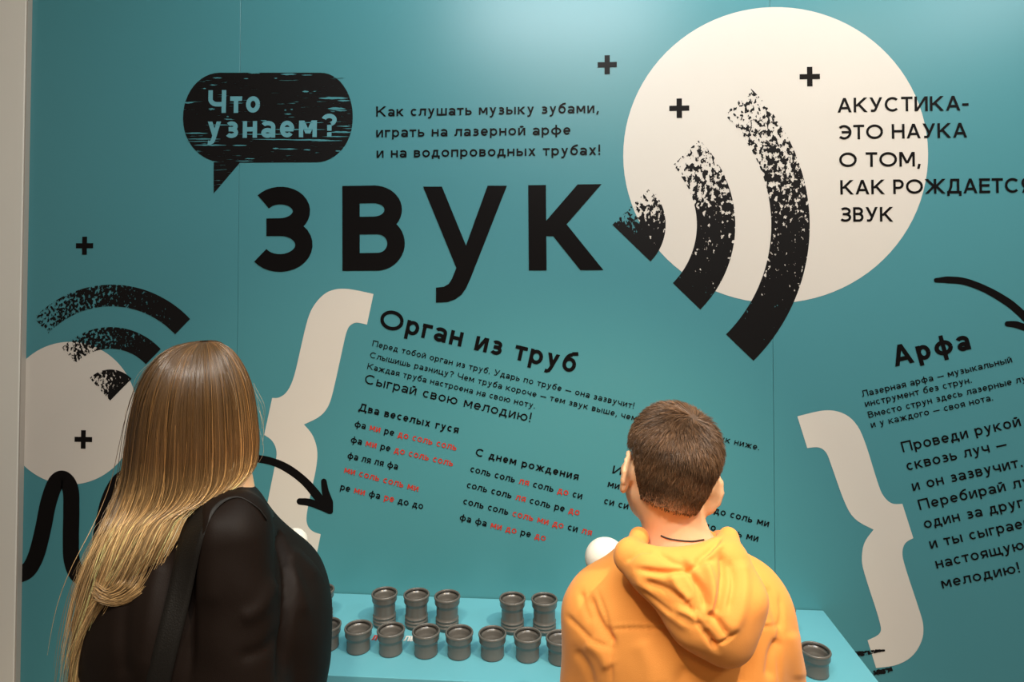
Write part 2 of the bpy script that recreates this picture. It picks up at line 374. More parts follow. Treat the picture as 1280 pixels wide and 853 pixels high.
# braces
BL = [(467, 367.7, 1), (458.8, 406, 1), (450, 403.8), (443.6, 403.3), (436.5, 407.5), (433, 415.5), (430, 428), (416.6, 490), (410.8, 509), (400, 521.7), (380, 530.8, 1), (391, 543), (397.6, 563), (395.5, 586), (390, 610),
      (383, 643), (383.5, 657), (390.8, 665), (401, 668, 1), (393.5, 706, 1), (370, 705), (350, 700), (336, 685), (331, 660), (332, 640), (345, 577), (346.5, 563), (340.4, 550), (330.3, 544, 1), (340.4, 497.6, 1), (348.6, 498), (359, 491), (367.4, 473.6), (375, 440), (383.8, 401), (391, 383), (405, 367), (420, 361), (437.7, 361.2)]
p = Print(); p.poly(shape(BL)); p.build('printed_brace', M['cream'], .0007, label='cream opening curly brace')
BR = [(996.6, 520.7, 1), (1009, 560.4, 1), (1023.5, 558.5), (1033, 565), (1038, 578.7), (1056.6, 632.5), (1069, 651), (1091.8, 662.3, 1), (1079.4, 678), (1076.5, 698.8), (1079.4, 715.3), (1101, 780), (1101, 793), (1084.3, 800.6, 1), (1095, 835.4, 1),
      (1120.8, 832.5), (1141.5, 821), (1153.5, 800), (1154.5, 781.6), (1149.8, 765), (1129, 702.9), (1127.3, 688.4), (1131.4, 678), (1141.5, 673, 1), (1127.8, 630, 1), (1114.6, 630.8), (1104, 621), (1098, 607.6), (1079.4, 545.5), (1067, 524.8), (1050.4, 514.5), (1029.7, 512.2)]
p = Print(); p.poly(shape(BR)); p.build('printed_brace', M['cream'], .0007, label='cream closing curly brace')
# sound arcs
rad = math.radians
c = wp(765.5, 281); s1 = lambda r: abs(wp(765.5+r, 281)[0]-c[0])
for r0, r1, nm in ((0, 66.5, 'printed_arc'), (105.5, 153.5, 'printed_arc'), (198.5, 246.5, 'printed_arc')):
    p = Print(); sector(p, c, s1(r0) if r0 else 0, s1(r1), rad(44.5), rad(-44.5)); p.build(nm, M['g_arc'], .0011)
c = wp(138, 501); s1 = lambda r: abs(wp(138, 501-r)[1]-c[1])
for r0, r1 in ((0, 39), (65, 92), (118, 145)):
    p = Print(); sector(p, c, s1(r0) if r0 else 0, s1(r1), rad(135), rad(45)); p.build('printed_arc', M['g_arc2'], .0011)
# crosses
for u, v, s, th in ((759, 81, 24, 6.6), (849, 135.5, 25, 6.8), (1012, 96, 25.5, 6.8), (106, 307.3, 21.5, 6), (104.5, 549.5, 22, 6)):
    p = Print(); cross(p, u, v, s, th); p.build('printed_cross', M['black'], .0012)
# speech bubble
p = Print(); b = []
x0, x1, y0, y1 = 229, 441, 91, 203
for cx, cy, a0 in ((x1-46, y1-56+2, 0), (x0+50, y1-54, 90), (x0+46, y0+56, 180), (x1-40, y0+54, 270)):
    rx = (x1-cx) if a0 in (0, 270) else (cx-x0); ry = (y1-cy) if a0 in (0, 90) else (cy-y0)
    for i in range(13):
        a = rad(a0+i*7.5); b.append((cx+rx*math.cos(a), cy+ry*math.sin(a)))
    if a0 == 0: b += [(300, 203.5), (267.3, 242), (267.3, 203)]
p.poly([wp(*q) for q in b]); p.build('speech_bubble', M['g_bub'], .0010, label='black printed speech bubble with scratches')
p = Print()
for u, v, L_, h_ in ((272, 97.5, 12, 2.2), (308, 98.5, 6, 1.6), (318, 91.5, 15, 2), (361, 93, 20, 3), (384, 94, 14, 1.6), (382, 114.5, 8, 3), (345, 98, 4, 2), (267, 106.5, 9, 2), (236, 128.5, 13, 3), (360, 142.8, 9, 1.8), (421, 136, 22, 4), (427, 138.5, 14, 2),
                     (417, 123, 36, 4.5), (430, 126, 16, 2.5), (245, 166.8, 30, 2.4), (255, 174, 42, 2), (252, 177, 44, 1.6), (263, 181.6, 40, 2.6), (300, 182, 18, 2.8), (345, 185.8, 8, 2.2), (360, 186.5, 24, 2), (384, 187.5, 9, 2.4), (423, 189, 7, 2), (313, 198.5, 12, 1.8),
                     (306, 201.5, 22, 1.6), (330, 151, 8, 2), (330, 168, 60, 1.8), (372, 162, 70, 2), (382, 175, 60, 2), (408, 176, 40, 1.8), (425, 165.5, 28, 3), (430, 158, 18, 2), (340, 174.5, 50, 1.4), (276, 156.5, 36, 1.5), (390, 153.5, 30, 1.5), (420, 171, 34, 1.6), (265, 136.5, 8, 3), (424, 97, 14, 2.4), (285, 146, 3, 2), (357, 138, 3, 2), (365, 137, 3, 2), (256, 111, 4, 2)):
    p.cur += 1; n_ = 9; up_ = [(u-L_/2+L_*i/n_, v-h_/2*(.45+.55*random.random())*math.sin(math.pi*(i+.35)/(n_+.7))) for i in range(n_+1)]
    dn_ = [(u-L_/2+L_*i/n_, v+h_/2*(.45+.55*random.random())*math.sin(math.pi*(i+.35)/(n_+.7))) for i in range(n_+1)]
    for i in range(n_): p.poly([wp(*up_[i]), wp(*up_[i+1]), wp(*dn_[i+1]), wp(*dn_[i])])
p.build('scratch_marks', [M['teal']], .0013)
p = Print(); letters(p, 'Что', (260, 141.5), (325.5, 141), 28.5, .20, .15); letters(p, 'узнаем?', (258.6, 173), (421.6, 171.4), 29, .19, .12)
p.build('lettering', [M['bubble_text']], .0015, label='teal lettering inside the speech bubble')
# headline
p = Print(); hw = .208
for chh, xa, xb, yb in (('З', 314.5, 392.5, 339.5), ('В', 425, 509.5, 338), ('К', 659.5, 754, 337.5)):
    letters(p, chh, (xa, yb+.8), (xb, yb+.2), 106.5 if chh != 'К' else 107, hw)
zz = lambda X, Y: wp(290+X/2.56, 210+Y/2.558)
p.poly([zz(612, 60), zz(672, 60), zz(749, 248), zz(818, 57), zz(880, 57), zz(765, 345), zz(718, 320)][:0] or [zz(612, 60), zz(672, 60), zz(749, 248), zz(752, 380), zz(735, 363), zz(718, 320)])
p.cur += 1; p.poly([zz(818, 57), zz(880, 57), zz(764, 352), zz(745, 392), zz(718, 320), zz(749, 248)])
tail = [zz(764, 352), zz(750, 383), zz(735, 405), zz(715, 420), zz(690, 429), zz(653, 431), zz(653, 383), zz(678, 380), zz(694, 371), zz(704, 355), zz(718, 320), zz(740, 300)]
p.cur += 1; p.poly(tail)
p.build('lettering', [M['black']], .0014, label='large black headline lettering')
def textblock(lines, label, **kw):
    p = Print()
    for L_ in lines:
        k = dict(kw)
        if len(L_) > 4: k.update(L_[4])
        letters(p, L_[0], L_[1], L_[2], L_[3], **k)
    return p.build('lettering', [M['black'], M['red']], .0014, label=label)
textblock([('Как слушать музыку зубами,', (470, 145.9), (748.6, 141.3), 12.8), ('играть на лазерной арфе', (470, 171.9), (713.6, 168.4), 12.8),
           ('и на водопроводных трубах!', (470.5, 197.6), (750.8, 193.7), 12.8)], 'three lines of black text beside the speech bubble', wt=.165, sp=.09)
textblock([('АКУСТИКА-', (1046.4, 141), (1210.5, 138), 18.3), ('ЭТО НАУКА', (1047.3, 174.8), (1208.8, 172), 18.3), ('О ТОМ,', (1048.4, 209.1), (1150.5, 208.3), 18.3),
           ('КАК РОЖДАЕТСЯ', (1050, 243.5), (1274.3, 241), 18.3, dict(upto='КАК РОЖДАЕТС')), ('ЗВУК', (1049.8, 277.5), (1116.2, 277.2), 18.3)], 'black capital text across the large disc', wt=.165, sp=.09)
textblock([('Орган из труб', (472.5, 409.3), (718.5, 466.8), 25)], 'black slanting title over the song lines', wt=.18, sp=.10)
textblock([('Перед тобой орган из труб. Ударь по трубе — она зазвучит!', (465, 432.5), (792, 511), 7.6),
           ('Слышишь разницу? Чем труба короче — тем звук выше, чем длиннее — тем звук ниже.', (461.9, 447), (948.8, 563.2), 7.6),
           ('Каждая труба настроена на свою ноту.', (458.8, 461), (668.6, 511), 7.6)], 'small black slanting text under the title', wt=.15, sp=.10)
textblock([('Сыграй свою мелодию!', (455, 479), (663, 528), 12)], 'black slanting call to play', wt=.14, sp=.10)
textblock([('Два веселых гуся', (448, 513.4), (572.9, 542), 9.8)], 'black heading of the left song', wt=.18, sp=.10)
textblock([('фа [ми] ре [до соль соль]', (442.8, 533.5), (570.4, 563.7), 8.8), ('фа [ми] ре [до соль соль]', (438, 553), (566, 583.4), 8.8), ('фа ля ля фа', (434, 573), (497, 587.4), 8.8),
           ('[ми соль соль ми]', (430, 590.8), (522.6, 614.8), 8.8), ('ре [ми] фа [ре] до до', (425, 612.3), (528.6, 637), 8.8)], 'black and red note names of the left song', wt=.165, sp=.08)
textblock([('С днем рождения', (593.6, 569.6), (722.8, 600.5), 9.8)], 'black heading of the middle song', wt=.18, sp=.10)
textblock([('соль соль [ля] соль [до] си', (587.4, 589.8), (727.3, 624.2), 8.8), ('соль соль [ля] соль ре [до]', (583, 609.6), (724, 644.8), 8.8),
           ('соль соль [соль ми до] си [ля]', (578.5, 630), (739.3, 670), 8.8), ('фа фа [ми до] ре [до]', (574, 650.3), (681.7, 676.7), 8.8)], 'black and red note names of the middle song', wt=.165, sp=.08)
textblock([('Имп', (764.6, 591.5), (799, 599.5), 10)], 'black heading of the right song', wt=.18, sp=.10)
textblock([('ми ми ми до соль ми до соль ми', (759, 608.5), (960.5, 659), 9), ('си си си до соль ми до соль ми', (754.4, 629.6), (947.2, 677.5), 9)], 'black note names of the right song', wt=.165, sp=.08)
textblock([('Арфа', (1118.3, 458.7), (1214.5, 436.3), 26)], 'black slanting title at the right', wt=.2, sp=.14)
textblock([('Лазерная арфа — музыкальный', (1077.7, 496.6), (1265.5, 453), 8.2), ('инструмент без струн.', (1081.7, 508.9), (1215, 478.4), 8.2),
           ('Вместо струн здесь лазерные лучи,', (1085.8, 522.7), (1265, 480.8), 8.2, dict(upto='Вместо струн здесь лазерные')), ('и у каждого — своя нота.', (1089, 535), (1241.6, 500.5), 8.2)],
          'small black slanting text at the right', wt=.15, sp=.09)
textblock([('Проведи рукой', (1128.3, 565.6), (1276.6, 532.4), 13.2), ('сквозь луч —', (1134, 588.6), (1259, 560.5), 13.2), ('и он зазвучит.', (1141, 614), (1273.8, 584.4), 13.2, dict(upto='и он зазвучит')),
           ('Перебирай лучи', (1149.4, 637.9), (1257.8, 613.5), 13.2, dict(upto='Перебирай')), ('один за другим,', (1155.6, 661), (1280, 633.6), 13.2, dict(upto='один за друг')),
           ('и ты сыграешь', (1163, 686.3), (1279, 660.4), 13.2, dict(upto='и ты сыграе')), ('настоящую', (1170.5, 711), (1281, 686.6), 13.2), ('мелодию!', (1177.5, 735.8), (1275.5, 715.3), 13.2)],
          'large black slanting text at the right edge', wt=.15, sp=.10)
# brush strokes and arrows
def stroke(pts, wid, name, m, label=None, n=8, capr=True, rough=0, depth=.0012, parts=None):
    p = Print()
    for P_, W_ in ([(pts, wid)] if parts is None else parts):
        p.cur += 3
        P2 = smoothpath(P_, n); path = np.array([wp(*q) for q in P2]); k = abs(wp(P_[0][0]+1, P_[0][1])[0]-wp(*P_[0])[0])
        ws = np.interp(np.linspace(0, 1, len(path)), np.linspace(0, 1, len(W_)), W_)*k if hasattr(W_, '__len__') else np.full(len(path), W_*k)
        if rough: ws = ws*(1+rough*RNG.normal(size=len(ws)))
        ribbon(p, path, ws, capr=capr, uv=True)
    return p.build(name, m, depth, label=label)
stroke([(8, 722), (22, 719), (36, 712), (46, 693), (54, 662), (61, 628), (70, 604), (80, 599.5), (88.5, 612), (89.5, 640), (89, 672), (90, 700), (98, 719), (112, 722), (122, 700), (128, 664), (136, 628), (147, 605), (160, 594)],
       [19, 19, 19, 20, 20, 20, 20, 20, 20, 20, 20, 20, 18, 19, 20, 20, 19, 18], 'brush_wave', M['black'], 'thick black brushed wave line')
stroke(None, None, 'brush_arrow', M['black'], 'black brushed arrow over the opening brace', parts=[
    ([(300, 573), (318, 573), (340, 577), (360, 586), (380, 601), (396, 619), (408, 636)], [7, 9, 9, 10, 10, 11, 9]),
    ([(375, 627), (386, 628), (398, 632), (412, 639)], [8, 9, 9, 7]), ([(405, 602), (407, 615), (411, 628), (413, 639)], [7, 9, 11, 7])])
stroke(None, None, 'brush_arrow', M['black'], 'black brushed arrow at the right edge', parts=[
    ([(1170, 350.5), (1185, 350), (1205, 352), (1230, 361), (1255, 375), (1272, 388), (1292, 408)], [6, 9, 9, 9, 10, 10, 10]),
    ([(1259, 405), (1270, 406), (1285, 411), (1300, 415)], [7, 9, 9, 7])])
stroke([(1062, 817), (1078, 817), (1095, 814), (1106, 813)], [7, 6, 4, 2.5], 'brush_mark', M['g_arc2'], depth=.0016, capr=False, rough=.12)
stroke([(1091, 841), (1103, 839.5), (1115, 836)], [8, 6, 5], 'brush_mark', M['g_arc2'], depth=.0016, capr=False, rough=.2)

# ------------------------------------------------------------------ the display table
TZ = CAM[2]-(750-335)/F*1.9+.0; TZ = float(at(640, 749, 0)[2])
tr_ = on(1028, 762, TZ); tf = on(560, 851, TZ)
XR = float(tr_[0]); XL = float(on(205, 845, TZ)[0]); YF = float(tf[1])
t = empty('display_table', ((XL+XR)/2, YF/2, 0)); tag(t, 'low turquoise display table against the wall carrying grey pipes', 'table')
def child_box(name, b, m, par, bev=.0):
    o = boxobj(name, b, m, None, bev); o.parent = par; o.matrix_parent_inverse = Matrix.Translation(par.location).inverted(); return o
child_box('tabletop', (XL, XR, YF, -.003, TZ-.03, TZ), M['teal_table'], t, .0015)
child_box('front_panel', (XL+.01, XR-.01, YF+.012, YF+.03, .002, TZ-.0301), M['teal_table'], t)
child_box('side_panel', (XL+.01, XL+.028, YF+.0301, -.014, .002, TZ-.0301), M['teal_table'], t)
child_box('side_panel', (XR-.028, XR-.01, YF+.0301, -.014, .002, TZ-.0301), M['teal_table'], t)
pr = Print(); pl = lambda u, v: (lambda q: np.array((q[0], q[1])))(on(u, v, TZ))
for txt, a, b_, mi in (('К', (409, 800), (416, 800.3), 0), ('Л', (464, 801), (470, 801.3), 1), ('ЛЬ', (504, 802), (516.5, 802.6), 0)):
    pr = Print(); letters(pr, txt, a, b_, 6.5, .2, plane=pl)
    me = bpy.data.meshes.new('lettering'); me.from_pydata([(x, y, TZ+.0006+l_*1e-5) for (x, y), l_ in zip(pr.V, pr.lay)], [], pr.Fc)
    lo = link('lettering', me, t, [M['red'] if mi else M['white']]); lo.matrix_parent_inverse = Matrix.Translation(t.location).inverted()
    tag(lo, 'small '+('red' if mi else 'white')+' lettering on the tabletop')

# ------------------------------------------------------------------ pipes
def pipe(tall):
    r = empty('pipe_socket'); h = .0835 if tall else .056; ro = .0285; rc = .0330; ri = .0255
    prof = [(ro-.002, 0), (ro, .001)]
    if tall:
        for k in range(3):
            z = .006+k*.0085
            prof += [(ro, z), (ro+.0016, z+.0012), (ro+.0022, z+.003), (ro+.0016, z+.0048), (ro, z+.006)]
    else: prof += [(ro+.0006, .003)]
    c0 = h-.024
    prof += [(ro, .006 if not tall else .034), (ro, c0-.0045), (ro+.0002, c0-.003), (ro+.0012, c0-.001), (rc-.0014, c0+.0035), (rc-.0003, c0+.005), (rc, c0+.0065), (rc+.0002, h-.0085), (rc+.0005, h-.0075), (rc+.0016, h-.0055), (rc+.0018, h-.0035),
             (rc+.0013, h-.0015), (rc+.0004, h-.0004), (rc-.0008, h), (rc-.0022, h-.0006), (rc-.0028, h-.0018), (rc-.0030, h-.004), (rc-.0032, h-.0065), (rc-.0042, h-.0080), (ri+.0006, h-.0105), (ri-.0002, h-.0125), (ri-.0005, c0+.004), (ri-.0016, c0+.001), (ri-.004, c0-.003), (ri-.004, .002)]
    lathe('pipe_body', prof, 44, M['pipe'], r)
    a = [(rc-.0052+.0022*math.cos(q), h-.0052+.0022*math.sin(q)) for q in np.linspace(0, 2*math.pi, 10, endpoint=False)]
    a = [(rc-.0046+.0015*math.cos(q), h-.0040+.0019*math.sin(q)) for q in np.linspace(0, 2*math.pi, 10, endpoint=False)]
    lathe('rubber_seal', a, 44, M['rubber'], r, closed=True)
    lip = [(rc-.0046+.0015*math.cos(q), h-.0008+.0013*math.sin(q)) for q in np.linspace(0, 2*math.pi, 8, endpoint=False)]
    return r
def copy_tree(o, parent=None):
    c_ = o.copy(); C.objects.link(c_); c_.parent = parent
    for ch in o.children: copy_tree(ch, c_)
    return c_
short0 = pipe(False); tall0 = pipe(True); used = set()
def place(src, u, v, label, group, k):
    o = src if k == 0 else copy_tree(src); q = on(u, v, TZ); o.location = (q[0], q[1], TZ+.0003); o.rotation_euler = (0, 0, random.random()*6)
    tag(o, label, 'pipe', group)
SH = [(409, 808.5, 'short grey pipe half hidden behind the woman, front row'), (448, 812, 'short grey pipe, leftmost fully visible one in the front row'),
      (488.5, 815, 'short grey pipe in front of the leftmost tall pipe beside red letter'), (532.5, 817, 'short grey pipe directly right of the white letters'),
      (574, 818.5, 'short grey pipe in front of the third tall pipe, middle of front row'), (615.5, 820, 'short grey pipe left of the two right tall pipes'),
      (659.5, 822, 'short grey pipe in front, between the two right tall pipes'), (700, 825.5, 'short grey pipe partly hidden by the orange sleeve'),
      (1019.5, 842, 'short grey pipe standing alone right of the boy')]
for k, (u, v, lb) in enumerate(SH): place(short0, u, v, lb, 'short grey pipes of the front row', k)
TL = [(401.5, 776, 'tall grey pipe half hidden behind the woman, back row'), (480.5, 780.5, 'tall grey pipe, leftmost fully visible in back row'), (520.5, 782, 'tall grey pipe, middle of the left group of three'),
      (559, 784.5, 'tall grey pipe, right of the left group of three'), (640.5, 787.5, 'tall grey pipe, left of the right pair'), (680.5, 788.5, 'tall grey pipe, right of the right pair'),
      (977, 800, 'tall grey pipe just showing behind the orange right sleeve')]
for k, (u, v, lb) in enumerate(TL): place(tall0, u, v, lb, 'tall grey pipes of the back row', k)
# ------------------------------------------------------------------ figures: smooth bodies from blended volumes
def cap_(a, b, ra, rb): return ('c', np.array(a, float), np.array(b, float), ra, rb)
def ell_(c, r, R=None): return ('e', np.array(c, float), np.array(r, float), R)
def prim(P, q):
    if q[0] == 'c':
        _, a, b, ra, rb = q; d = b-a; pa = P-a; tt = np.clip(pa@d/max(d@d, 1e-9), 0, 1)
        return np.linalg.norm(pa-tt[:, None]*d, axis=1)-(ra+(rb-ra)*tt)
    _, c, r, R = q; p = P-c
    if R is not None: p = p@R                                # R: columns are the local axes
    k0 = np.linalg.norm(p/r, axis=1); k1 = np.linalg.norm(p/(r*r), axis=1); return k0*(k0-1)/np.maximum(k1, 1e-9)
def smin(a, b, k):
    h = np.maximum(k-np.abs(a-b), 0)/k; return np.minimum(a, b)-h*h*k*.25
def blend(prims, k=.02, cut=None):
    def f(P):
        P = np.asarray(P, float); d = None
        for q in prims:
            kk = k
            if isinstance(q, tuple) and q[0] == 'k': kk = q[1]; q = q[2]
            e = q(P) if callable(q) else prim(P, q)
            d = e if d is None else smin(d, e, kk)
        if cut:
            for q, kk in cut: d = -smin(-d, prim(P, q), kk)     # smooth subtraction
        return d
    return f
def surface(f, lo, hi, h):
    """surface nets on a narrow band"""
    lo = np.array(lo, float); hi = np.array(hi, float); B = 6
    nb = np.ceil((hi-lo)/(h*B)).astype(int); n = nb*B+1
    bc = np.stack(np.meshgrid(*[np.arange(k) for k in nb], indexing='ij'), -1).reshape(-1, 3)
    cen = lo+(bc+.5)*B*h; fv = f(cen); act = np.abs(fv) < B*h*.5*1.74*1.5+h
    Fg = np.empty(n, np.float32); sgn = fv.reshape(nb)
    Fg[:-1, :-1, :-1] = np.repeat(np.repeat(np.repeat(sgn, B, 0), B, 1), B, 2); Fg[-1] = Fg[-2]; Fg[:, -1] = Fg[:, -2]; Fg[:, :, -1] = Fg[:, :, -2]
    g = np.stack(np.meshgrid(*[np.arange(B+1)]*3, indexing='ij'), -1).reshape(-1, 3)
    idx = (bc[act][:, None, :]*B+g[None]).reshape(-1, 3); key = np.unique(idx[:, 0]*n[1]*n[2]+idx[:, 1]*n[2]+idx[:, 2])
    I = np.stack([key//(n[1]*n[2]), (key//n[2]) % n[1], key % n[2]], 1)
    Fg[I[:, 0], I[:, 1], I[:, 2]] = f(lo+I*h)
    for ax in range(3):                                      # close the shape at the box
        sl = [slice(None)]*3; sl[ax] = 0; Fg[tuple(sl)] = np.maximum(Fg[tuple(sl)], .001); sl[ax] = -1; Fg[tuple(sl)] = np.maximum(Fg[tuple(sl)], .001)
    s = Fg < 0; cnt = np.zeros(n-1, np.int8); c8 = [(i, j, k) for i in (0, 1) for j in (0, 1) for k in (0, 1)]
    sub = lambda A, o: A[o[0]:n[0]-1+o[0], o[1]:n[1]-1+o[1], o[2]:n[2]-1+o[2]]
    for o in c8: cnt += sub(s, o)
    cells = np.argwhere((cnt > 0) & (cnt < 8)); vid = np.full(n-1, -1, np.int64); vid[tuple(cells.T)] = np.arange(len(cells))
    acc = np.zeros((len(cells), 3)); num = np.zeros(len(cells))
    for a in c8:
        for ax in range(3):
            if a[ax]: continue
            b = list(a); b[ax] = 1; fa = Fg[tuple((cells+a).T)]; fb = Fg[tuple((cells+b).T)]; x = (fa < 0) != (fb < 0)
            tt = np.where(x, fa/np.where(x, fa-fb, 1), 0); p = np.tile(np.array(a, float), (len(cells), 1)); p[:, ax] = tt
            acc += p*x[:, None]; num += x
    V = lo+(cells+acc/num[:, None])*h; Q = []
    for ax in range(3):
        o1, o2 = [k for k in range(3) if k != ax]
        sa = [slice(1, -1)]*3; sb = [slice(1, -1)]*3; sa[ax] = slice(0, -1); sb[ax] = slice(1, None)
        A, Bq = s[tuple(sa)], s[tuple(sb)]; e = np.argwhere(A != Bq); base = e.copy(); base[:, o1] += 1; base[:, o2] += 1
        def cid(d1, d2):
            c = base.copy(); c[:, o1] -= d1; c[:, o2] -= d2; return vid[tuple(c.T)]
        q = np.stack([cid(0, 0), cid(1, 0), cid(1, 1), cid(0, 1)], 1); fl = A[tuple(e.T)]
        if ax == 1: fl = ~fl
        q[~fl] = q[~fl][:, ::-1]; Q.append(q)
    Q = np.vstack(Q); Q = Q[(Q >= 0).all(1)]
    return V, Q
def grad(f, V, e=.002):
    g = np.stack([f(V+np.array(d)*e)-f(V-np.array(d)*e) for d in ((1, 0, 0), (0, 1, 0), (0, 0, 1))], 1)
    return g/np.maximum(np.linalg.norm(g, axis=1), 1e-9)[:, None]
def solid(name, f, lo, hi, h, m, parent, disp=None, keep=None):
    V, Q = surface(f, lo, hi, h)
    for _ in range(2): V = V-grad(f, V)*(f(V)*.8)[:, None]
    if disp is not None:
        N_ = grad(f, V); V = V+N_*disp(V, N_)[:, None]
    if keep is not None: ok = keep(V); Q = Q[ok[Q].all(1)]
    return link(name, npmesh(name, V, Q), parent, m)
def hit(f, u, v, lift=0.0):
    o = CAM.copy(); d = ray(u, v); d = d/np.linalg.norm(d); t_ = .3
    for _ in range(80):
        x = float(f((o+d*t_)[None])[0]); t_ += x*.8
        if x < 4e-4 or t_ > 3: break
    return o+d*(t_-lift)
def creases(items):
    """folds in cloth: (photo polyline, depth in m, half width in px); only on the side turned to the room"""
    def g(V, N_):
        u, v = proj(V); out = np.zeros(len(V)); tow = (N_@np.array((0, -1., 0))) > -.15
        for pts, amp, wd in items:
            P = smoothpath(pts, 5) if len(pts) > 2 else np.array(pts, float); best = np.full(len(V), 1e9); tb = np.zeros(len(V))
            for i in range(len(P)-1):
                a, b = P[i], P[i+1]; d = b-a; L2 = max(d@d, 1e-9); tt = np.clip(((u-a[0])*d[0]+(v-a[1])*d[1])/L2, 0, 1)
                q = np.hypot(u-a[0]-tt*d[0], v-a[1]-tt*d[1]); s_ = q < best; best = np.where(s_, q, best); tb = np.where(s_, (i+tt)/(len(P)-1), tb)
            out += amp*np.exp(-(best/wd)**2)*np.clip(np.minimum(tb, 1-tb)*6+.25, 0, 1)
        return out*tow
    return g
def wrinkle(freq, amp, seed=0, stretch=(1, 1, 1)):
    r = np.random.default_rng(seed); K = r.normal(size=(14, 3))*freq*np.array(stretch); ph = r.random(14)*6.28
    def g(V): return amp*sum(np.sin(V@K[i]+ph[i]+1.3*np.sin(V@K[(i+3) % 14]*.5)) for i in range(14))/14**.5
    return g
def frame(yaw, pitch=0, roll=0):
    """columns: right, forward, up of something that faces +Y when all are 0 (degrees)"""
    return np.array(Matrix.Rotation(math.radians(yaw), 3, 'Z') @ Matrix.Rotation(math.radians(pitch), 3, 'X') @ Matrix.Rotation(math.radians(roll), 3, 'Y'))
def head_prims(c, R, s=1.0, ears=True):
    L = lambda x, y, z: c+R@np.array((x, y, z))*s
    q = [ell_(L(0, -.008, .038), np.array((.070, .088, .076))*s, R), ell_(L(0, .028, -.02), np.array((.058, .062, .075))*s, R),
         ('k', .02, ell_(L(0, .052, -.075), np.array((.026, .026, .022))*s, R)),
         ('k', .02, cap_(L(-.045, .02, -.045), L(-.02, .062, -.078), .020*s, .016*s)), ('k', .02, cap_(L(.045, .02, -.045), L(.02, .062, -.078), .020*s, .016*s)),
         ('k', .012, cap_(L(0, .083, .012), L(0, .102, -.026), .007*s, .0105*s)), ('k', .008, ell_(L(-.010, .093, -.029), np.array((.008, .008, .007))*s, R)),
         ('k', .008, ell_(L(.010, .093, -.029), np.array((.008, .008, .007))*s, R)), ('k', .015, cap_(L(-.035, .072, .026), L(.035, .072, .026), .010*s, .010*s)),
         ('k', .006, ell_(L(0, .084, -.052), np.array((.021, .010, .005))*s, R)), ('k', .006, ell_(L(0, .082, -.061), np.array((.018, .010, .006))*s, R))]
    cut = [(ell_(L(-.030, .094, .006), np.array((.015, .014, .010))*s, R), .012), (ell_(L(.030, .094, .006), np.array((.015, .014, .010))*s, R), .012),
           (ell_(L(0, .097, -.0565), np.array((.020, .006, .0012))*s, R), .003)]
    return q, cut, L
def ear_prims(L, R, s, side):
    """rim, lobe and bowl of one ear; side -1 left, +1 right"""
    a = math.radians(20 if side < 0 else 36)*side; E = R@np.array(Matrix.Rotation(a, 3, 'Z')); tilt = np.array(Matrix.Rotation(math.radians(-12), 3, 'X')); E = E@tilt
    c = L(side*(.0775 if side < 0 else .083), -.004, -.014); ax = lambda y, z: c+E@np.array((0, y, z))*s
    q = [('k', .006, ell_(c, np.array((.0042, .0165, .029))*s, E)), ('k', .006, ell_(ax(.004, -.022), np.array((.0055, .010, .011))*s, E))]
    rim = [(.012, .016), (.006, .027), (-.006, .027), (-.0145, .014), (-.0155, -.002), (-.010, -.018)]
    q += [('k', .003, cap_(ax(*rim[i])+E[:, 0]*side*.003, ax(*rim[i+1])+E[:, 0]*side*.003, .0036*s, .0036*s)) for i in range(5)]
    q.append(('k', .008, cap_(L(side*.062, .004, -.012), L(side*.074, .0, -.012), .016*s, .012*s)))
    return q
def grip_prims(c, ax, out, wrist, rr=.019, s=1.0, thumb=1):
    """a hand closed around an axis: palm on the side `out`, four fingers round it, thumb from the palm's side"""
    ax = ax/np.linalg.norm(ax); out = out-ax*(out@ax); out /= np.linalg.norm(out); sd = np.cross(ax, out)
    pt = lambda ang, r, h: c+ax*h+r*(math.cos(ang)*out+math.sin(ang)*sd)
    q = [('k', .012, cap_(c+out*.027*s+ax*.026*s, c+out*.027*s-ax*.026*s, .0165*s, .015*s)), ('k', .014, cap_(c+out*.034*s-ax*.005, wrist, .0185*s, .020*s))]
    for i, (h, ln, fr) in enumerate(((.028, 1.0, .0082), (.0095, 1.08, .0086), (-.0095, 1.02, .0082), (-.027, .86, .0072))):
        a = [35, 95, 165, 165+70*ln]; P = [pt(math.radians(x), (rr+.004 if k < 2 else rr)*s, h*s) for k, x in enumerate(a)]
        P.insert(1, pt(math.radians(65), (rr+.008)*s, h*s))
        for k in range(len(P)-1): q.append(('k', .0035, cap_(P[k], P[k+1], fr*s*(1-.05*k), fr*s*(1-.05*(k+1)))))
    T = [c+out*.030*s+ax*.020*s, pt(math.radians(-48), (rr+.012)*s, .036*s), pt(math.radians(-105), (rr+.003)*s, .040*s), pt(math.radians(-160), rr*s, .034*s)]
    for k in range(3): q.append(('k', .006 if k == 0 else .003, cap_(T[k], T[k+1], (.0105-.001*k)*s, (.0095-.001*k)*s)))
    return q
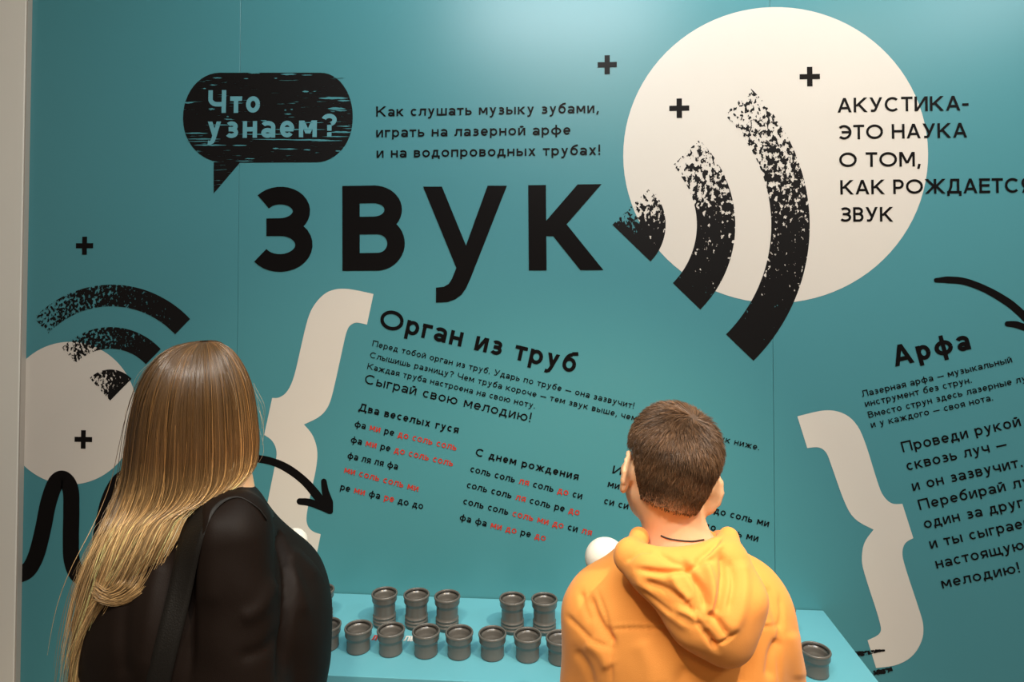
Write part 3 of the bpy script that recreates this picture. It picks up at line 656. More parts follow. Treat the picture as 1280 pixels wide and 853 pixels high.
def strands(name, roots_paths, rad0, attrs, m, parent, seg=3):
    """many tapered hairs as one mesh; paths (n, k, 3)"""
    P = roots_paths; n, k, _ = P.shape; T = np.gradient(P, axis=1); T /= np.maximum(np.linalg.norm(T, axis=2, keepdims=True), 1e-9)
    upv = RNG.normal(size=(n, 1, 3)); S = np.cross(T, upv); S /= np.maximum(np.linalg.norm(S, axis=2, keepdims=True), 1e-9); U = np.cross(S, T)
    r = np.broadcast_to(rad0, (n, k))[..., None]; V = np.empty((n, k, seg, 3), np.float32)
    for j in range(seg):
        a = 2*math.pi*j/seg; V[:, :, j] = P+r*(math.cos(a)*S+math.sin(a)*U)
    base = np.arange(n)[:, None, None]*k*seg+np.arange(k-1)[None, :, None]*seg; j = np.arange(seg)[None, None]; j2 = (j+1) % seg
    Q = np.stack([base+j, base+j2, base+seg+j2, base+seg+j], -1).reshape(-1, 4)
    me = npmesh(name, V.reshape(-1, 3), Q)
    col = np.ones((n, k, seg, 4), np.float32); col[..., :3] = attrs[:, :, None, :]
    ca = me.color_attributes.new('tint', 'FLOAT_COLOR', 'POINT'); ca.data.foreach_set('color', col.ravel())
    return link(name, me, parent, m)
def hairmat(name, rough=.38, spec=.6):
    m = bpy.data.materials.new(name); m.use_nodes = True; N = m.node_tree.nodes; L = m.node_tree.links; b = N['Principled BSDF']
    a = N.new('ShaderNodeAttribute'); a.attribute_name = 'tint'; L.new(a.outputs['Color'], b.inputs['Base Color'])
    b.inputs['Roughness'].default_value = rough; b.inputs['Specular IOR Level'].default_value = spec; return m
M['hair_long'] = hairmat('long_blonde_brown_hair', .34, .75); M['hair_short'] = hairmat('short_brown_hair', .42, .5)
UPZ = np.array((0, 0, 1.))
M['iris'] = mat('dark_brown_iris', (.03, .015, .008), .2)
def eyes(L, R_, s_, par):
    for sd in (-1, 1):
        r = .0112*s_; c_ = L(sd*.030, .0745, .006); o = fix(solid('eye', blend([ell_(c_, np.array((r,)*3))]), c_-.014, c_+.014, .002, M['eye'], None), par)
        k = c_+R_@np.array((-sd*.0005, r*.93, -.0015)); q = solid('iris', blend([ell_(k, np.array((.0052, .0016, .0052))*s_, R_)]), k-.008, k+.008, .0008, M['iris'], None)
        q.parent = o
def fix(o, par): o.parent = par; o.matrix_parent_inverse = Matrix.Translation(par.location).inverted(); return o

# ================================================================== the boy
boy = empty('person', (float(at(850, 700, -.84)[0]), -.84, 0))
tag(boy, 'boy with short brown hair in an orange hooded sweatshirt seen from behind', 'person')
BP = boy.location.copy()
YB = -.84
HS = .87; hc = at(836, 591, YB); HR = frame(9, -6, 14); hp, hcut, HL = head_prims(hc, HR, HS)
sh = [at(762, 764, YB+.01), at(934, 758, YB+.01)]
neck0 = HL(0, -.022, -.035); neck1 = at(848, 705, YB-.012)
el = [at(738, 925, YB+.02), at(972, 925, YB+.02)]
ballp = at(757, 698, -.60); axm = np.array((-.02, -.10, 1.)); axm /= np.linalg.norm(axm)
gl = ballp-axm*.17; wl = gl+np.array((-.012, -.075, -.012))
gr = np.array((el[1][0]-.05, -.60, el[1][2]+.03)); wr = gr+np.array((.01, -.075, -.01)); axr = np.array((-.9, .25, .25))
hipz = .74; hx = float(at(852, 780, YB)[0]); hip = [np.array((hx-.075, YB, hipz)), np.array((hx+.075, YB, hipz))]
kn = [np.array((hx-.095, YB+.02, .41)), np.array((hx+.09, YB+.01, .41))]; an = [np.array((hx-.105, YB-.01, .075)), np.array((hx+.105, YB-.02, .075))]
body = hp+ear_prims(HL, HR, 1, -1)+ear_prims(HL, HR, 1, 1)+[('k', .035, cap_(neck0, neck1, .0375, .046)), ('k', .04, cap_(neck1, at(775, 752, YB), .045, .04)), ('k', .04, cap_(neck1, at(922, 748, YB), .045, .04)),
    ('k', .04, cap_(at(848, 760, YB), (hx, YB, hipz+.05), .095, .095)), ('k', .04, cap_(hip[0], hip[1], .085, .085))]
for i in (0, 1):
    wv = (wl, wr)[i]
    body += [('k', .03, cap_(sh[i], el[i], .040, .034)), ('k', .02, cap_(el[i], wv, .033, .021)), ('k', .03, cap_(hip[i], kn[i], .068, .048)), ('k', .02, cap_(kn[i], an[i], .046, .032)),
             ('k', .02, cap_(an[i]-UPZ*.02, an[i]+np.array((0, .10, -.045)), .028, .022))]
body += grip_prims(gl, axm, wl-gl, wl)+grip_prims(gr, axr, wr-gr, wr, .024)
fb = blend(body, .02, hcut)
lo = (hx-.30, YB-.22, .0); hi = (hx+.32, YB+.36, 1.48)
fix(solid('body', fb, lo, hi, .0045, M['skin'], None), boy)
eyes(HL, HR, HS, boy)
# sweatshirt
hs = [at(757, 768, YB), at(937, 762, YB)]
hood_prims = None
cl = [cap_(at(848, 718, YB), hs[0], .062, .056), ('k', .05, cap_(at(848, 718, YB), hs[1], .062, .056)), ('k', .06, ell_(at(850, 800, YB), (.150, .120, .15))), ('k', .06, cap_(at(850, 830, YB), (hx, YB, .80), .128, .132)),
      ('k', .05, ell_((hx, YB, .735), (.200, .142, .075))),
      ('k', .03, cap_(hs[0], el[0], .060, .056)), ('k', .03, cap_(hs[1], el[1], .060, .056)), ('k', .03, cap_(el[0], wl+(el[0]-wl)*.12, .054, .036)), ('k', .03, cap_(el[1], wr+(el[1]-wr)*.12, .054, .036))]
cutneck = [(cap_(at(846, 640, YB), at(848, 700, YB), .055, .048), .01)]
fh = blend(cl, .04, cutneck)
cr = creases([([(758, 787), (800, 785.5), (860, 786), (930, 784), (976, 783)], -.0022, 2.2), ([(758, 783), (800, 781.5), (860, 782), (930, 780), (976, 779)], .0016, 2.4),
              ([(746, 738), (756, 765), (762, 790), (764, 820), (764, 860)], -.003, 3), ([(975, 745), (979, 770), (976, 800), (974, 860)], -.003, 3),
              ([(738, 745), (745, 768), (757, 790), (768, 806)], -.008, 5), ([(710, 770), (722, 782), (742, 800), (768, 812)], -.0035, 3), ([(727, 740), (732, 760), (740, 778)], -.004, 4),
              ([(735, 800), (752, 815), (764, 836)], .007, 9), ([(720, 812), (735, 835), (742, 860)], -.004, 6), ([(975, 800), (966, 820), (962, 850)], -.007, 6), ([(990, 790), (996, 820), (1000, 850)], .005, 8),
              ([(955, 735), (967, 758), (976, 790)], -.005, 6), ([(800, 800), (812, 830), (818, 860)], .004, 12), ([(860, 835), (850, 850), (846, 870)], -.004, 8), ([(930, 800), (935, 830), (930, 860)], -.004, 9)])
wk = wrinkle(22, .0016, 3); wk2 = wrinkle(60, .0005, 5)
hd = solid('sweatshirt', fh, (hx-.34, YB-.26, .66), (hx+.34, YB+.30, 1.25), .0033, M['orange'], None, disp=lambda V, N_: cr(V, N_)+wk(V)+wk2(V)); fix(hd, boy)
# hood: rolled rim round the neck and the hanging bag
def at2(u, v, dy): return at(u, v, YB+dy)
hood = [cap_(at2(788, 694, -.085), at2(799, 672, -.045), .016, .010), ('k', .02, cap_(at2(799, 672, -.045), at2(806, 672, .03), .010, .013)),
        ('k', .03, cap_(at2(788, 697, -.09), at2(812, 711, -.118), .018, .015)), ('k', .03, cap_(at2(812, 711, -.118), at2(855, 716, -.125), .015, .014)),
        ('k', .03, cap_(at2(855, 716, -.125), at2(897, 698, -.11), .014, .015)), ('k', .03, cap_(at2(897, 698, -.11), at2(911, 671, -.06), .015, .009)),
        ('k', .02, cap_(at2(911, 671, -.06), at2(900, 675, .03), .009, .014)),
        ('k', .04, cap_(at2(806, 700, .03), at2(845, 716, .07), .02, .022)), ('k', .04, cap_(at2(900, 700, .03), at2(845, 716, .07), .02, .022)),
        ('k', .035, cap_(at2(820, 722, -.115), at2(868, 775, -.135), .026, .030)), ('k', .035, cap_(at2(868, 775, -.135), at2(903, 801, -.135), .030, .026)),
        ('k', .035, cap_(at2(915, 705, -.100), at2(928, 750, -.125), .024, .026)), ('k', .035, cap_(at2(928, 750, -.125), at2(912, 796, -.130), .026, .026)),
        ('k', .04, cap_(at2(870, 730, -.12), at2(900, 770, -.135), .036, .034))]
fhd = blend(hood, .025)
hcr = creases([([(783, 702), (800, 690), (815, 690)], -.003, 3), ([(800, 735), (822, 752), (842, 768)], -.0035, 3), ([(868, 722), (872, 745), (870, 768)], -.003, 3), ([(912, 700), (916, 730), (910, 765)], -.004, 3.5), ([(845, 742), (862, 760), (874, 778)], -.003, 2.5), ([(889, 808), (905, 803), (920, 790)], -.003, 2.5), ([(797, 712), (830, 716), (858, 712), (890, 700)], -.007, 4), ([(792, 720), (812, 745), (838, 768), (862, 788)], .004, 6), ([(806, 728), (835, 738), (858, 752)], -.005, 5),
               ([(852, 700), (862, 716), (878, 740), (884, 765)], -.009, 5), ([(838, 716), (850, 738), (862, 752)], .005, 6), ([(880, 700), (888, 725), (890, 748), (884, 772)], .008, 6),
               ([(902, 690), (905, 715), (900, 745), (893, 772)], -.009, 5), ([(870, 775), (885, 795), (897, 815)], -.008, 4), ([(884, 765), (898, 778), (910, 796)], -.006, 4), ([(926, 700), (930, 730), (925, 765), (912, 795)], .005, 8),
               ([(820, 690), (838, 702), (852, 706)], -.004, 4), ([(868, 706), (884, 692), (900, 672)], -.006, 4), ([(862, 710), (880, 700), (905, 680)], .004, 4), ([(845, 760), (868, 772), (884, 792)], .005, 5)])
hk = wrinkle(45, .0010, 9); fix(solid('hood', fhd, (hx-.16, YB-.24, .95), (hx+.18, YB+.14, 1.30), .0024, M['orange'], None, disp=lambda V, N_: hcr(V, N_)+hk(V)), boy)
# trousers, shoes
tro = [cap_(hip[0]+UPZ*.03, hip[1]+UPZ*.03, .098, .098)]
for i in (0, 1): tro += [('k', .03, cap_(hip[i], kn[i], .084, .064)), ('k', .02, cap_(kn[i], an[i]+UPZ*.01, .063, .055))]
wt_ = wrinkle(18, .002, 4); fix(solid('trousers', blend(tro, .03), (hx-.3, YB-.2, .03), (hx+.3, YB+.2, .9), .007, M['jeans'], None, disp=lambda V, N_: wt_(V)), boy)
def shoe(a, d, m, par):
    s_ = np.array((-d[1], d[0], 0)); q = [cap_(a+UPZ*(-.005), a+d*.02-UPZ*.035, .036, .036), ('k', .03, cap_(a+d*.02-UPZ*.038, a+d*.13-UPZ*.048, .035, .027))]
    fl = lambda P: .003-P[:, 2]+.0
    f = lambda P: np.maximum(blend(q, .02)(P), .0015-P[:, 2])
    fix(solid('shoe', f, a+np.array((-.2, -.2, -a[2]-.008)), a+np.array((.2, .2, .07)), .005, m, None), par)
for i in (0, 1): shoe(an[i], np.array((0, 1., 0)), M['shoe'], boy)
# short hair: a close cap with many short hairs growing away from the crown
crown = HR.T@(hit(fb, 866, 524)-hc)
def scalp_ok(l):
    x, y, z = l[:, 0], l[:, 1], l[:, 2]; low = np.where(np.abs(x) < .048, -.050+.25*np.maximum(np.abs(x)-.028, 0), -.042+(np.abs(x)-.048)*1.2)
    side = np.where(y > -.012, .030+(y+.012)*.25, low); side = np.where(y > .055, .058+(y-.055)*.9, side); return z > side
capf = blend([ell_(HL(0, -.008, .038), np.array((.0745, .0935, .0815))*HS, HR), ('k', .02, ell_(HL(0, -.030, -.015), np.array((.058, .057, .058))*HS, HR)), ('k', .02, ell_(HL(0, -.028, -.05), np.array((.042, .040, .040))*HS, HR))], .02)
V, Q = surface(capf, hc-.16, hc+.17, .004)
l = (V-hc)@HR; ok = scalp_ok(l-np.array((0, 0, .004))); Q = Q[ok[Q].all(1)]
me = npmesh('hair', V, Q); ca = me.color_attributes.new('tint', 'FLOAT_COLOR', 'POINT'); cc = np.ones((len(me.vertices), 4), np.float32); lz = ((V-hc)@HR)[:, 2]; cc[:, :3] = np.array((.070, .036, .018))+np.clip((-lz-.022)/.028, 0, 1)[:, None]*np.array((.42, .22, .12)); ca.data.foreach_set('color', cc.ravel())
hair = fix(link('hair', me, None, M['hair_short']), boy)
nh = 30000; vz = V[np.unique(Q)]; R0 = vz[RNG.integers(0, len(vz), nh)]+RNG.normal(size=(nh, 3))*.003
for _ in range(4): R0 = R0-grad(capf, R0)*(capf(R0))[:, None]*.9
l = (R0-hc)@HR; R0 = R0[scalp_ok(l-np.array((0, 0, .012))*(RNG.random((len(l), 1))**1.5)-RNG.random((len(l), 1))*.002)]; l = (R0-hc)@HR; nh = len(R0)
Nn = grad(capf, R0); cw = hc+HR@crown; away = R0-cw; dist = np.linalg.norm(away, axis=1); away -= Nn*(away*Nn).sum(1)[:, None]; away /= np.maximum(np.linalg.norm(away, axis=1), 1e-6)[:, None]
swirl = np.cross(Nn, away); fl = away+swirl*np.clip(.9-dist*9, 0, .9)[:, None]; down = -HR[:, 2]-Nn*(-Nn@HR[:, 2])[:, None]; kd = np.clip((dist-.03)*14, 0, 1)[:, None]
fl = fl*(1-kd*.7)+down*kd*.7; fl += RNG.normal(size=fl.shape)*.16; clump = np.stack([np.sin(R0@RNG.normal(size=3)*210+k) for k in range(3)], 1)*.22; fl += clump
fl -= Nn*(fl*Nn).sum(1)[:, None]; fl /= np.linalg.norm(fl, axis=1)[:, None]
zz_ = l[:, 2]; ln = np.interp(zz_, [-.05, -.03, .0, .03, .07, .12], [.0035, .006, .011, .018, .026, .032])*(.75+.5*RNG.random(nh)); stand = np.interp(zz_, [-.07, 0, .06, .12], [.55, .40, .30, .22])*(.6+.8*RNG.random(nh))
tt = np.linspace(0, 1, 5)[None, :, None]
Pp = R0[:, None]-Nn[:, None]*.0015+(fl[:, None]*tt+Nn[:, None]*(stand[:, None, None]*tt*(1-.45*tt)))*ln[:, None, None]
rd = np.full((nh, 5), .00052)*np.array((1, 1, .9, .65, .2))
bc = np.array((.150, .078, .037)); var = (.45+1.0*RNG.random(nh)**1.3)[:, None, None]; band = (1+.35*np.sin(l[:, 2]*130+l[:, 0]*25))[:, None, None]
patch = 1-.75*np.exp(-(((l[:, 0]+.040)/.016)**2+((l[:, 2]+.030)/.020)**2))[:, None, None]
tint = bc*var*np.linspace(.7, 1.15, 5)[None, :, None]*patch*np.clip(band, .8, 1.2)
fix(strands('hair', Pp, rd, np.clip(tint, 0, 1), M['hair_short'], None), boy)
# thin black cord at the nape
pc = [hit(fb, u, v, .0006) for u, v in smoothpath([(826, 670), (835, 673.5), (850, 676), (866, 677), (880, 675)], 4)]
V, Q = tube(pc, .0011, 6); fix(link('neck_cord', npmesh('neck_cord', V, Q), None, M['cord']), boy)

# ================================================================== the woman
YW = -.84
wo = empty('person', (float(at(262, 700, YW)[0]), YW, 0))
tag(wo, 'woman with very long blonde hair in a black blouse seen from behind', 'person')
whc = at(245, 525, YW+.01); WR = frame(-50, -6, 0); hp, hcut, WL = head_prims(whc, WR, .92)
wx = float(at(268, 760, YW)[0]); nk = at(262, 612, YW)
shn = at(286, 674, YW-.080); shf = at(228, 668, YW+.14)                     # near (right) and far (left) shoulder
eln = at(296, 880, YW-.115); elf = at(300, 870, YW+.17)
wb = at(367, 678, -.50); wa = np.array((.0, -.08, 1.)); wa /= np.linalg.norm(wa); gw = wb-wa*.19; ww = gw+np.array((-.062, -.04, -.02))
g2 = np.array((wx+.17, YW-.13, .80)); w2 = g2+np.array((-.078, -.01, -.01))
hz = .78; whip = [np.array((wx-.01, YW-.09, hz)), np.array((wx-.01, YW+.09, hz))]
wkn = [np.array((wx+.02, YW-.09, .43)), np.array((wx+.02, YW+.08, .43))]; wan = [np.array((wx-.01, YW-.10, .075)), np.array((wx-.01, YW+.10, .075))]
wbody = hp+ear_prims(WL, WR, .98, -1)+ear_prims(WL, WR, .98, 1)+[('k', .03, cap_(WL(0, -.02, -.04), nk, .047, .05)), ('k', .05, cap_(nk, shn, .045, .05)), ('k', .05, cap_(nk, shf, .045, .05)),
    ('k', .05, cap_(at(262, 700, YW), (wx, YW, hz), .10, .12)), ('k', .03, cap_(whip[0], whip[1], .10, .10))]
for i, (a_, b_, wv) in enumerate(((shn, eln, w2), (shf, elf, ww))):
    wbody += [('k', .03, cap_(a_, b_, .05, .042)), ('k', .02, cap_(b_, wv, .040, .022)), ('k', .03, cap_(whip[i], wkn[i], .085, .055)), ('k', .02, cap_(wkn[i], wan[i], .052, .034)),
              ('k', .02, cap_(wan[i]-UPZ*.02, wan[i]+np.array((.10, .0, -.045)), .028, .022))]
wbody += grip_prims(gw, wa, ww-gw, ww)+grip_prims(g2, np.array((.1, 1., .2)), w2-g2, w2, .024)
fwb = blend(wbody, .02, hcut)
fix(solid('body', fwb, (wx-.36, YW-.30, 0), (wx+.52, YW+.48, 1.56), .005, M['skin'], None), wo)
eyes(WL, WR, .92, wo)
# blouse
bl = [cap_(at(268, 640, YW), at(288, 664, YW-.075), .050, .055), ('k', .05, cap_(at(262, 640, YW), shf, .05, .060)), ('k', .06, ell_(at(252, 745, YW), (.160, .165, .17))),
      ('k', .05, ell_(at(334, 752, YW+.02), (.085, .135, .078))), ('k', .07, cap_(at(258, 800, YW), (wx-.01, YW, .86), .165, .170)), ('k', .05, ell_(at(330, 830, YW+.02), (.100, .13, .14))),
      ('k', .05, ell_((wx-.01, YW, .80), (.18, .17, .08))),
      ('k', .018, cap_(at(290, 674, YW-.090), eln, .054, .070)), ('k', .03, cap_(shf, elf, .055, .055)), ('k', .02, cap_(eln, w2+(eln-w2)*.15, .062, .034)), ('k', .03, cap_(elf, ww+(elf-ww)*.15, .052, .034))]
fbl = blend(bl, .04, [(cap_(WL(0, -.01, -.02), nk, .055, .052), .01)])
bcr = creases([([(345, 655), (355, 690), (359, 730), (358, 780), (352, 850)], -.012, 6), ([(362, 690), (380, 700), (398, 725)], .004, 8), ([(357, 700), (372, 730), (384, 770)], .004, 8),
               ([(250, 640), (240, 690), (238, 750), (236, 850)], -.010, 7), ([(345, 725), (325, 760), (300, 775)], .005, 10), ([(350, 790), (330, 812), (300, 822)], -.004, 8),
               ([(265, 640), (262, 700), (268, 760)], .003, 12), ([(200, 700), (190, 760), (180, 850)], .005, 12), ([(160, 740), (155, 790), (158, 850)], -.005, 9)])
bk = wrinkle(16, .003, 12); bk2 = wrinkle(40, .0009, 15)
fix(solid('blouse', fbl, (wx-.30, YW-.30, .68), (wx+.48, YW+.40, 1.36), .005, M['blouse'], None, disp=lambda V, N_: bcr(V, N_)+bk(V)+bk2(V)), wo)
tro = [cap_(whip[0]+UPZ*.02, whip[1]+UPZ*.02, .125, .125)]
for i in (0, 1): tro += [('k', .03, cap_(whip[i], wkn[i], .10, .075)), ('k', .02, cap_(wkn[i], wan[i]+UPZ*.01, .072, .06))]
wt_ = wrinkle(18, .002, 14); fix(solid('trousers', blend(tro, .03), (wx-.3, YW-.3, .03), (wx+.3, YW+.3, .95), .008, M['trousers'], None, disp=lambda V, N_: wt_(V)), wo)
for i in (0, 1): shoe(wan[i], np.array((1., 0, 0)), M['dshoe'], wo)
# long hair: a hanging tube of sections given by its left and right rim
LV = [((250, 427), (262, 427), .012, .00), ((236, 428.5), (274, 430), .035, .0), ((219, 434), (288, 440), .062, .0), ((202, 452), (302, 462), .086, .0), ((189, 480), (311, 490), .100, .0), ((181, 515), (315.5, 525), .106, .0),
      ((176, 550), (317, 560), .106, -.005), ((170, 585), (312, 590), .100, -.015), ((156, 620), (290, 613), .080, -.045), ((140, 652), (250, 634), .055, -.085), ((121, 690), (229, 672), .045, -.105),
      ((107, 730), (207, 712), .040, -.105), ((99, 775), (172, 750), .034, -.105), ((94, 820), (134, 795), .025, -.105), ((89, 870), (119, 865), .018, -.10), ((86, 930), (112, 925), .012, -.10)]
LP = np.array([at(*a_, YW+y_) for a_, b_, th, y_ in LV]); RP = np.array([at(*b_, YW+y_) for a_, b_, th, y_ in LV]); TH = np.array([th for *_, th, y_ in LV])
nl = len(LV); KS = np.arange(nl)
def cubic(A, s):
    s = np.clip(s, 0, nl-1.0001); i = np.floor(s).astype(int); f_ = s-i; g_ = lambda k: A[np.clip(i+k, 0, nl-1)]
    if A.ndim > 1: f_ = f_[..., None]
    a_, b_, c_, d_ = g_(-1), g_(0), g_(1), g_(2); return .5*(2*b_+(c_-a_)*f_+(2*a_-5*b_+4*c_-d_)*f_**2+(3*b_-a_-3*c_+d_)*f_**3)
def hairpt(s, th, rho):
    a_ = cubic(LP, s); b_ = cubic(RP, s); t_ = cubic(TH, s); c_ = (a_+b_)/2; h_ = (b_-a_)/2
    fw = np.clip((s-7.0)/4, 0, 1); back = np.where(np.sin(th) < 0, 1-.6*fw, 1.0)
    return c_+h_*(np.cos(th)*rho)[..., None]+np.array((0, -1., 0))*((t_*back*np.sin(th)*rho)[..., None])
G0, G1 = -math.radians(12), math.radians(276)                    # open towards the face
ns, na = 90, 72; S_, A_ = np.meshgrid(np.linspace(0, nl-1.3, ns), np.linspace(G0, G1, na), indexing='ij')
rho_ = .93+.012*np.sin(A_*17+S_*.6)+.010*np.sin(A_*31+1)
V = hairpt(S_.ravel(), A_.ravel(), rho_.ravel()).reshape(-1, 3); Q = [(i*na+j, i*na+j+1, (i+1)*na+j+1, (i+1)*na+j) for i in range(ns-1) for j in range(na-1)]
def haircol(s, rnd, th):
    """brown at the crown, deep brown down the head, blonde lengths"""
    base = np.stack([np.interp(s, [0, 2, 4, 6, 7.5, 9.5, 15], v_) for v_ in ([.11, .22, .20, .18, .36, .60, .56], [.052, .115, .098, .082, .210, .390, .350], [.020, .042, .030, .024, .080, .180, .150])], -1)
    k = (.35+1.2*rnd)[..., None]; left = np.clip((-np.cos(th)+.1)*1.2, 0, 1)*np.exp(-((s-5.0)/2.2)**2); rt = np.clip(np.cos(th)-.1, 0, 1)*np.clip((s-3)/4, 0, 1)*1.3  # right side lightened: highlights painted into the tint; left side tinted darker
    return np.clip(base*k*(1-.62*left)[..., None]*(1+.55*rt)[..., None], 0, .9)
me = npmesh('hair', V, Q); ca = me.color_attributes.new('tint', 'FLOAT_COLOR', 'POINT'); cc = np.ones((len(me.vertices), 4), np.float32)
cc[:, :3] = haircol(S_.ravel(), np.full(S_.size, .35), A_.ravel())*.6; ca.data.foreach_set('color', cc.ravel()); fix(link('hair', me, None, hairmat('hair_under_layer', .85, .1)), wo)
nh = 17000; K = 30
th0 = np.where(RNG.random(nh) < .8, RNG.uniform(G0, math.pi+.25, nh), RNG.uniform(math.pi, G1, nh)); rnd = RNG.random(nh)
send = np.where(RNG.random(nh) < .45, RNG.uniform(10.2, 12.3, nh), RNG.uniform(12.3, 14.8, nh)); send = np.where((np.cos(th0) > .55) & (RNG.random(nh) < .45), RNG.uniform(7.6, 9.4, nh), send)
tt = np.linspace(0, 1, K)[None]; s = send[:, None]*tt
lock = np.round(th0*9)/9; lk = (th0-lock)
q = np.clip((s-6)/7, 0, 1)
th = th0[:, None]-lk[:, None]*.75*q+.10*q*np.sin(lock[:, None]*23+s*.75)+.05*np.sin(th0[:, None]*40+s*.5)*q+(RNG.normal(size=nh)*.02)[:, None]*s/4
rho = 1.0-.05*rnd[:, None]+.025*np.sin(lock[:, None]*37+s*.4)+q*(.06*np.sin(lock[:, None]*51+s*.8)-.22*RNG.random(nh)[:, None]*q)
Pp = hairpt(s.ravel(), th.ravel(), rho.ravel()).reshape(nh, K, 3)
# ends of the shorter locks curl towards the left in a loop
curl = np.clip((tt-.86)/.14, 0, 1)*((send > 10) & (send < 12.4))[:, None]
cx = np.clip(np.cos(th0)+.3, 0, 1)[:, None]; Pp += np.stack([-.020*curl**1.5*cx, -.003*curl, .007*curl**2*cx], -1)
fly = (RNG.random(nh) < .035)[:, None]*tt*RNG.normal(size=nh)[:, None]
Pp += np.stack([fly*.008, -np.abs(fly)*.006, fly*.003], -1)
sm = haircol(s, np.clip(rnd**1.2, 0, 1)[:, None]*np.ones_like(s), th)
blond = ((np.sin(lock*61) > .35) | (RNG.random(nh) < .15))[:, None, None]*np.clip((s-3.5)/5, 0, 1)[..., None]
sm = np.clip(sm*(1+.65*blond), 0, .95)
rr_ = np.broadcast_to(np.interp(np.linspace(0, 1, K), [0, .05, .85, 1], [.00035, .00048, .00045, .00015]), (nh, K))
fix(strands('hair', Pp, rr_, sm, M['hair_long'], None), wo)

# a looser lock that swings down over the back and curls up at its end, and a few flyaway hairs
nl_ = 520; K2 = 26; a0 = RNG.random(nl_); g1 = smoothpath([(268, 545), (244, 605), (222, 655), (204, 702), (182, 738), (152, 755), (126, 752), (114, 742)], 4)
g2_ = smoothpath([(226, 575), (200, 620), (178, 662), (158, 700), (146, 726), (132, 738), (122, 733), (118, 726)], 4); tq = np.linspace(0, 1, len(g1)); ts = np.linspace(0, 1, K2)
pth = np.empty((nl_, K2, 3))
for i in range(nl_):
    m_ = a0[i]**1.6; e_ = .72+.28*RNG.random(); q0 = RNG.random()**.7*.42; tl = q0+(e_-q0)*ts; sx = RNG.normal()*20*(1-q0); gx = [sx*(1-k)*(1-ts)**2*np.exp(-ts*3)+np.interp(tl, tq, g1[:, k]*(1-m_)+g2_[:, k]*m_)+RNG.normal()*1.2+np.sin(ts*7+RNG.random()*6)*1.6*ts for k in (0, 1)]
    yy = np.interp(tl, [0, .25, .6, 1], [-.09, -.118, -.155, -.158])+.045*(1-ts)**4+.010*RNG.random()
    for j in range(K2): pth[i, j] = at(gx[0][j], gx[1][j], YW+yy[j])
tn = np.clip(np.array((.60, .37, .155))*(.25+.85*RNG.random(nl_))[:, None, None]*np.linspace(.5, 1.0, K2)[None, :, None], 0, .95)
HSX = strands('hair', pth, np.broadcast_to(np.interp(ts, [0, .1, .9, 1], [.0001, .0004, .0004, .0001]), (nl_, K2)), tn, M['hair_long'], None); fix(HSX, wo)['kind'] = 'stuff'
nf = 70; pth = np.empty((nf, 14, 3)); t4 = np.linspace(0, 1, 14)
for i in range(nf):
    s0 = RNG.uniform(2, 12); e0 = RNG.choice([math.pi, math.pi, math.pi, 0.0])+RNG.normal()*.3; b0 = hairpt(np.array([s0]), np.array([e0]), np.array([.97]))[0]; sd_ = -1 if e0 > 1.5 else 1
    v_ = np.array((sd_*RNG.uniform(.004, .020), -.006, 0)); dz = -RNG.uniform(.03, .09); nx = hairpt(np.array([min(s0+1.5, nl-1.5)]), np.array([e0]), np.array([1.0]))[0]
    pth[i] = b0+(nx-b0)*t4[:, None]+v_*np.sin(t4*2.6)[:, None]+np.array((0, 0, 1.))*(np.sin(t4*5+i)*.003)[:, None]
HSX = strands('hair', pth, np.full((nf, 14), .00022), np.full((nf, 14, 3), (.5, .34, .18)), M['hair_long'], None); fix(HSX, wo)['kind'] = 'stuff'

# ------------------------------------------------------------------ shoulder bag with a broad strap
bag = empty('shoulder_bag', (wx-.10, YW-.21, .62)); tag(bag, 'black shoulder bag hanging on a broad strap over the woman\'s right shoulder', 'bag')
fs = fbl
path = smoothpath([(338, 650), (331, 632), (316, 617), (298, 609), (276, 614), (256, 632), (243, 660), (233, 700), (224, 745), (213, 790), (203, 830), (196, 862)], 5)
Tn = np.gradient(path, axis=0); Tn /= np.linalg.norm(Tn, axis=1)[:, None]; Nm = np.stack([-Tn[:, 1], Tn[:, 0]], 1)
wd_ = np.interp(np.arange(len(path)), [0, 8, 16, 60], [5, 12, 14.5, 15]); rows = []
for p_, n_, w_ in zip(path, Nm, wd_):
    r_ = []
    for k in (-1, -.5, 0, .5, 1):
        q = hit(fs, *(p_+n_*w_*k)); r_.append(q)
    r_ = np.array(r_); far = np.linalg.norm(r_-CAM, axis=1) > 1.6
    if far.any() and not far.all(): r_[far] = r_[~far].mean(0)
    if far.all(): continue
    rows.append(r_)
Gd = np.array(rows)
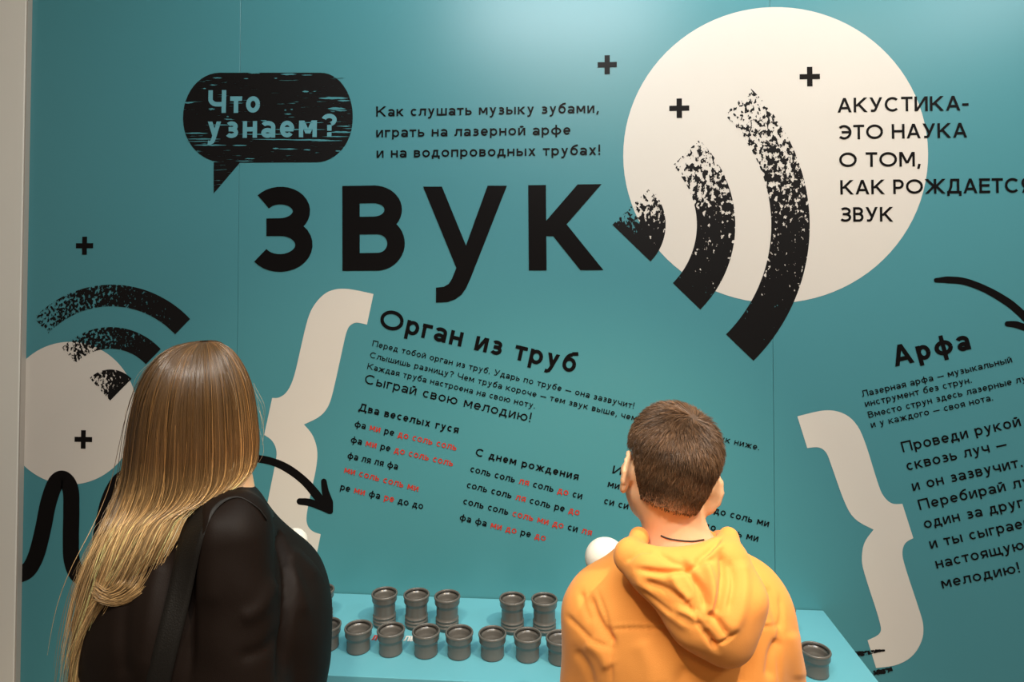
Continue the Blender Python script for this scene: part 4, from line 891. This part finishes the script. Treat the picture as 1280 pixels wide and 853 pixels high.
for _ in range(6): Gd[1:-1] = (Gd[:-2]+2*Gd[1:-1]+Gd[2:])/4; Gd[:, 1:-1] = (Gd[:, :-2]+2*Gd[:, 1:-1]+Gd[:, 2:])/4
end = np.array([(wx-.13+.017*k, YW-.235, .80) for k in (2, 1, 0, -1, -2)]); mid = (Gd[-1]+end)/2+np.array((0, -.01, 0)); Gd = np.concatenate([Gd, mid[None], end[None]])
tc_ = CAM-Gd; tc_ /= np.linalg.norm(tc_, axis=2, keepdims=True); up_ = np.gradient(Gd, axis=0)
top = Gd+tc_*.008+UPZ*.002; botm = Gd+tc_*.004; n_ = len(Gd); V = np.concatenate([top.reshape(-1, 3), botm.reshape(-1, 3)]); Q = []
for i in range(n_-1):
    for j in range(4): Q += [(i*5+j, i*5+j+1, (i+1)*5+j+1, (i+1)*5+j), tuple(n_*5+x for x in (i*5+j, (i+1)*5+j, (i+1)*5+j+1, i*5+j+1))]
    for j, sgn in ((0, 1), (4, -1)): a_, b_ = i*5+j, (i+1)*5+j; Q.append((a_, b_, b_+n_*5, a_+n_*5)[::sgn])
fix(link('strap', npmesh('strap', V, Q), None, M['strap']), bag)
fbag = lambda P: np.maximum.reduce([np.abs(P[:, 0]-(wx-.10))-.13, np.abs(P[:, 1]-(YW-.25))-.035, np.abs(P[:, 2]-.69)-.10])-.012
fix(solid('bag_body', fbag, (wx-.30, YW-.34, .55), (wx+.10, YW-.12, .84), .006, M['strap'], None), bag)

# ------------------------------------------------------------------ round foam mallets in their left hands
def mallet(ball, ax, r, label):
    o = empty('mallet', tuple(ball-ax*.21)); tag(o, label, 'mallet', None)
    V, Q = tube([ball-ax*.215, ball-ax*.20, ball-ax*.1, ball-ax*(r-.006)], [.009, .0085, .0075, .007], 14)
    V = list(V); n0 = len(V); V.append(ball-ax*.2155); me = npmesh('handle', V, Q); fix(link('handle', me, None, M['wood']), o)
    f_ = blend([ell_(ball, (r, r, r*.94))]); fix(solid('ball', f_, ball-r*1.1, ball+r*1.1, .004, M['ball'], None), o)
mallet(ballp, axm, .040, 'round cream foam mallet showing above the boy\'s left shoulder')
mallet(wb, wa, .030, 'round cream foam mallet showing beside the woman\'s shoulder')
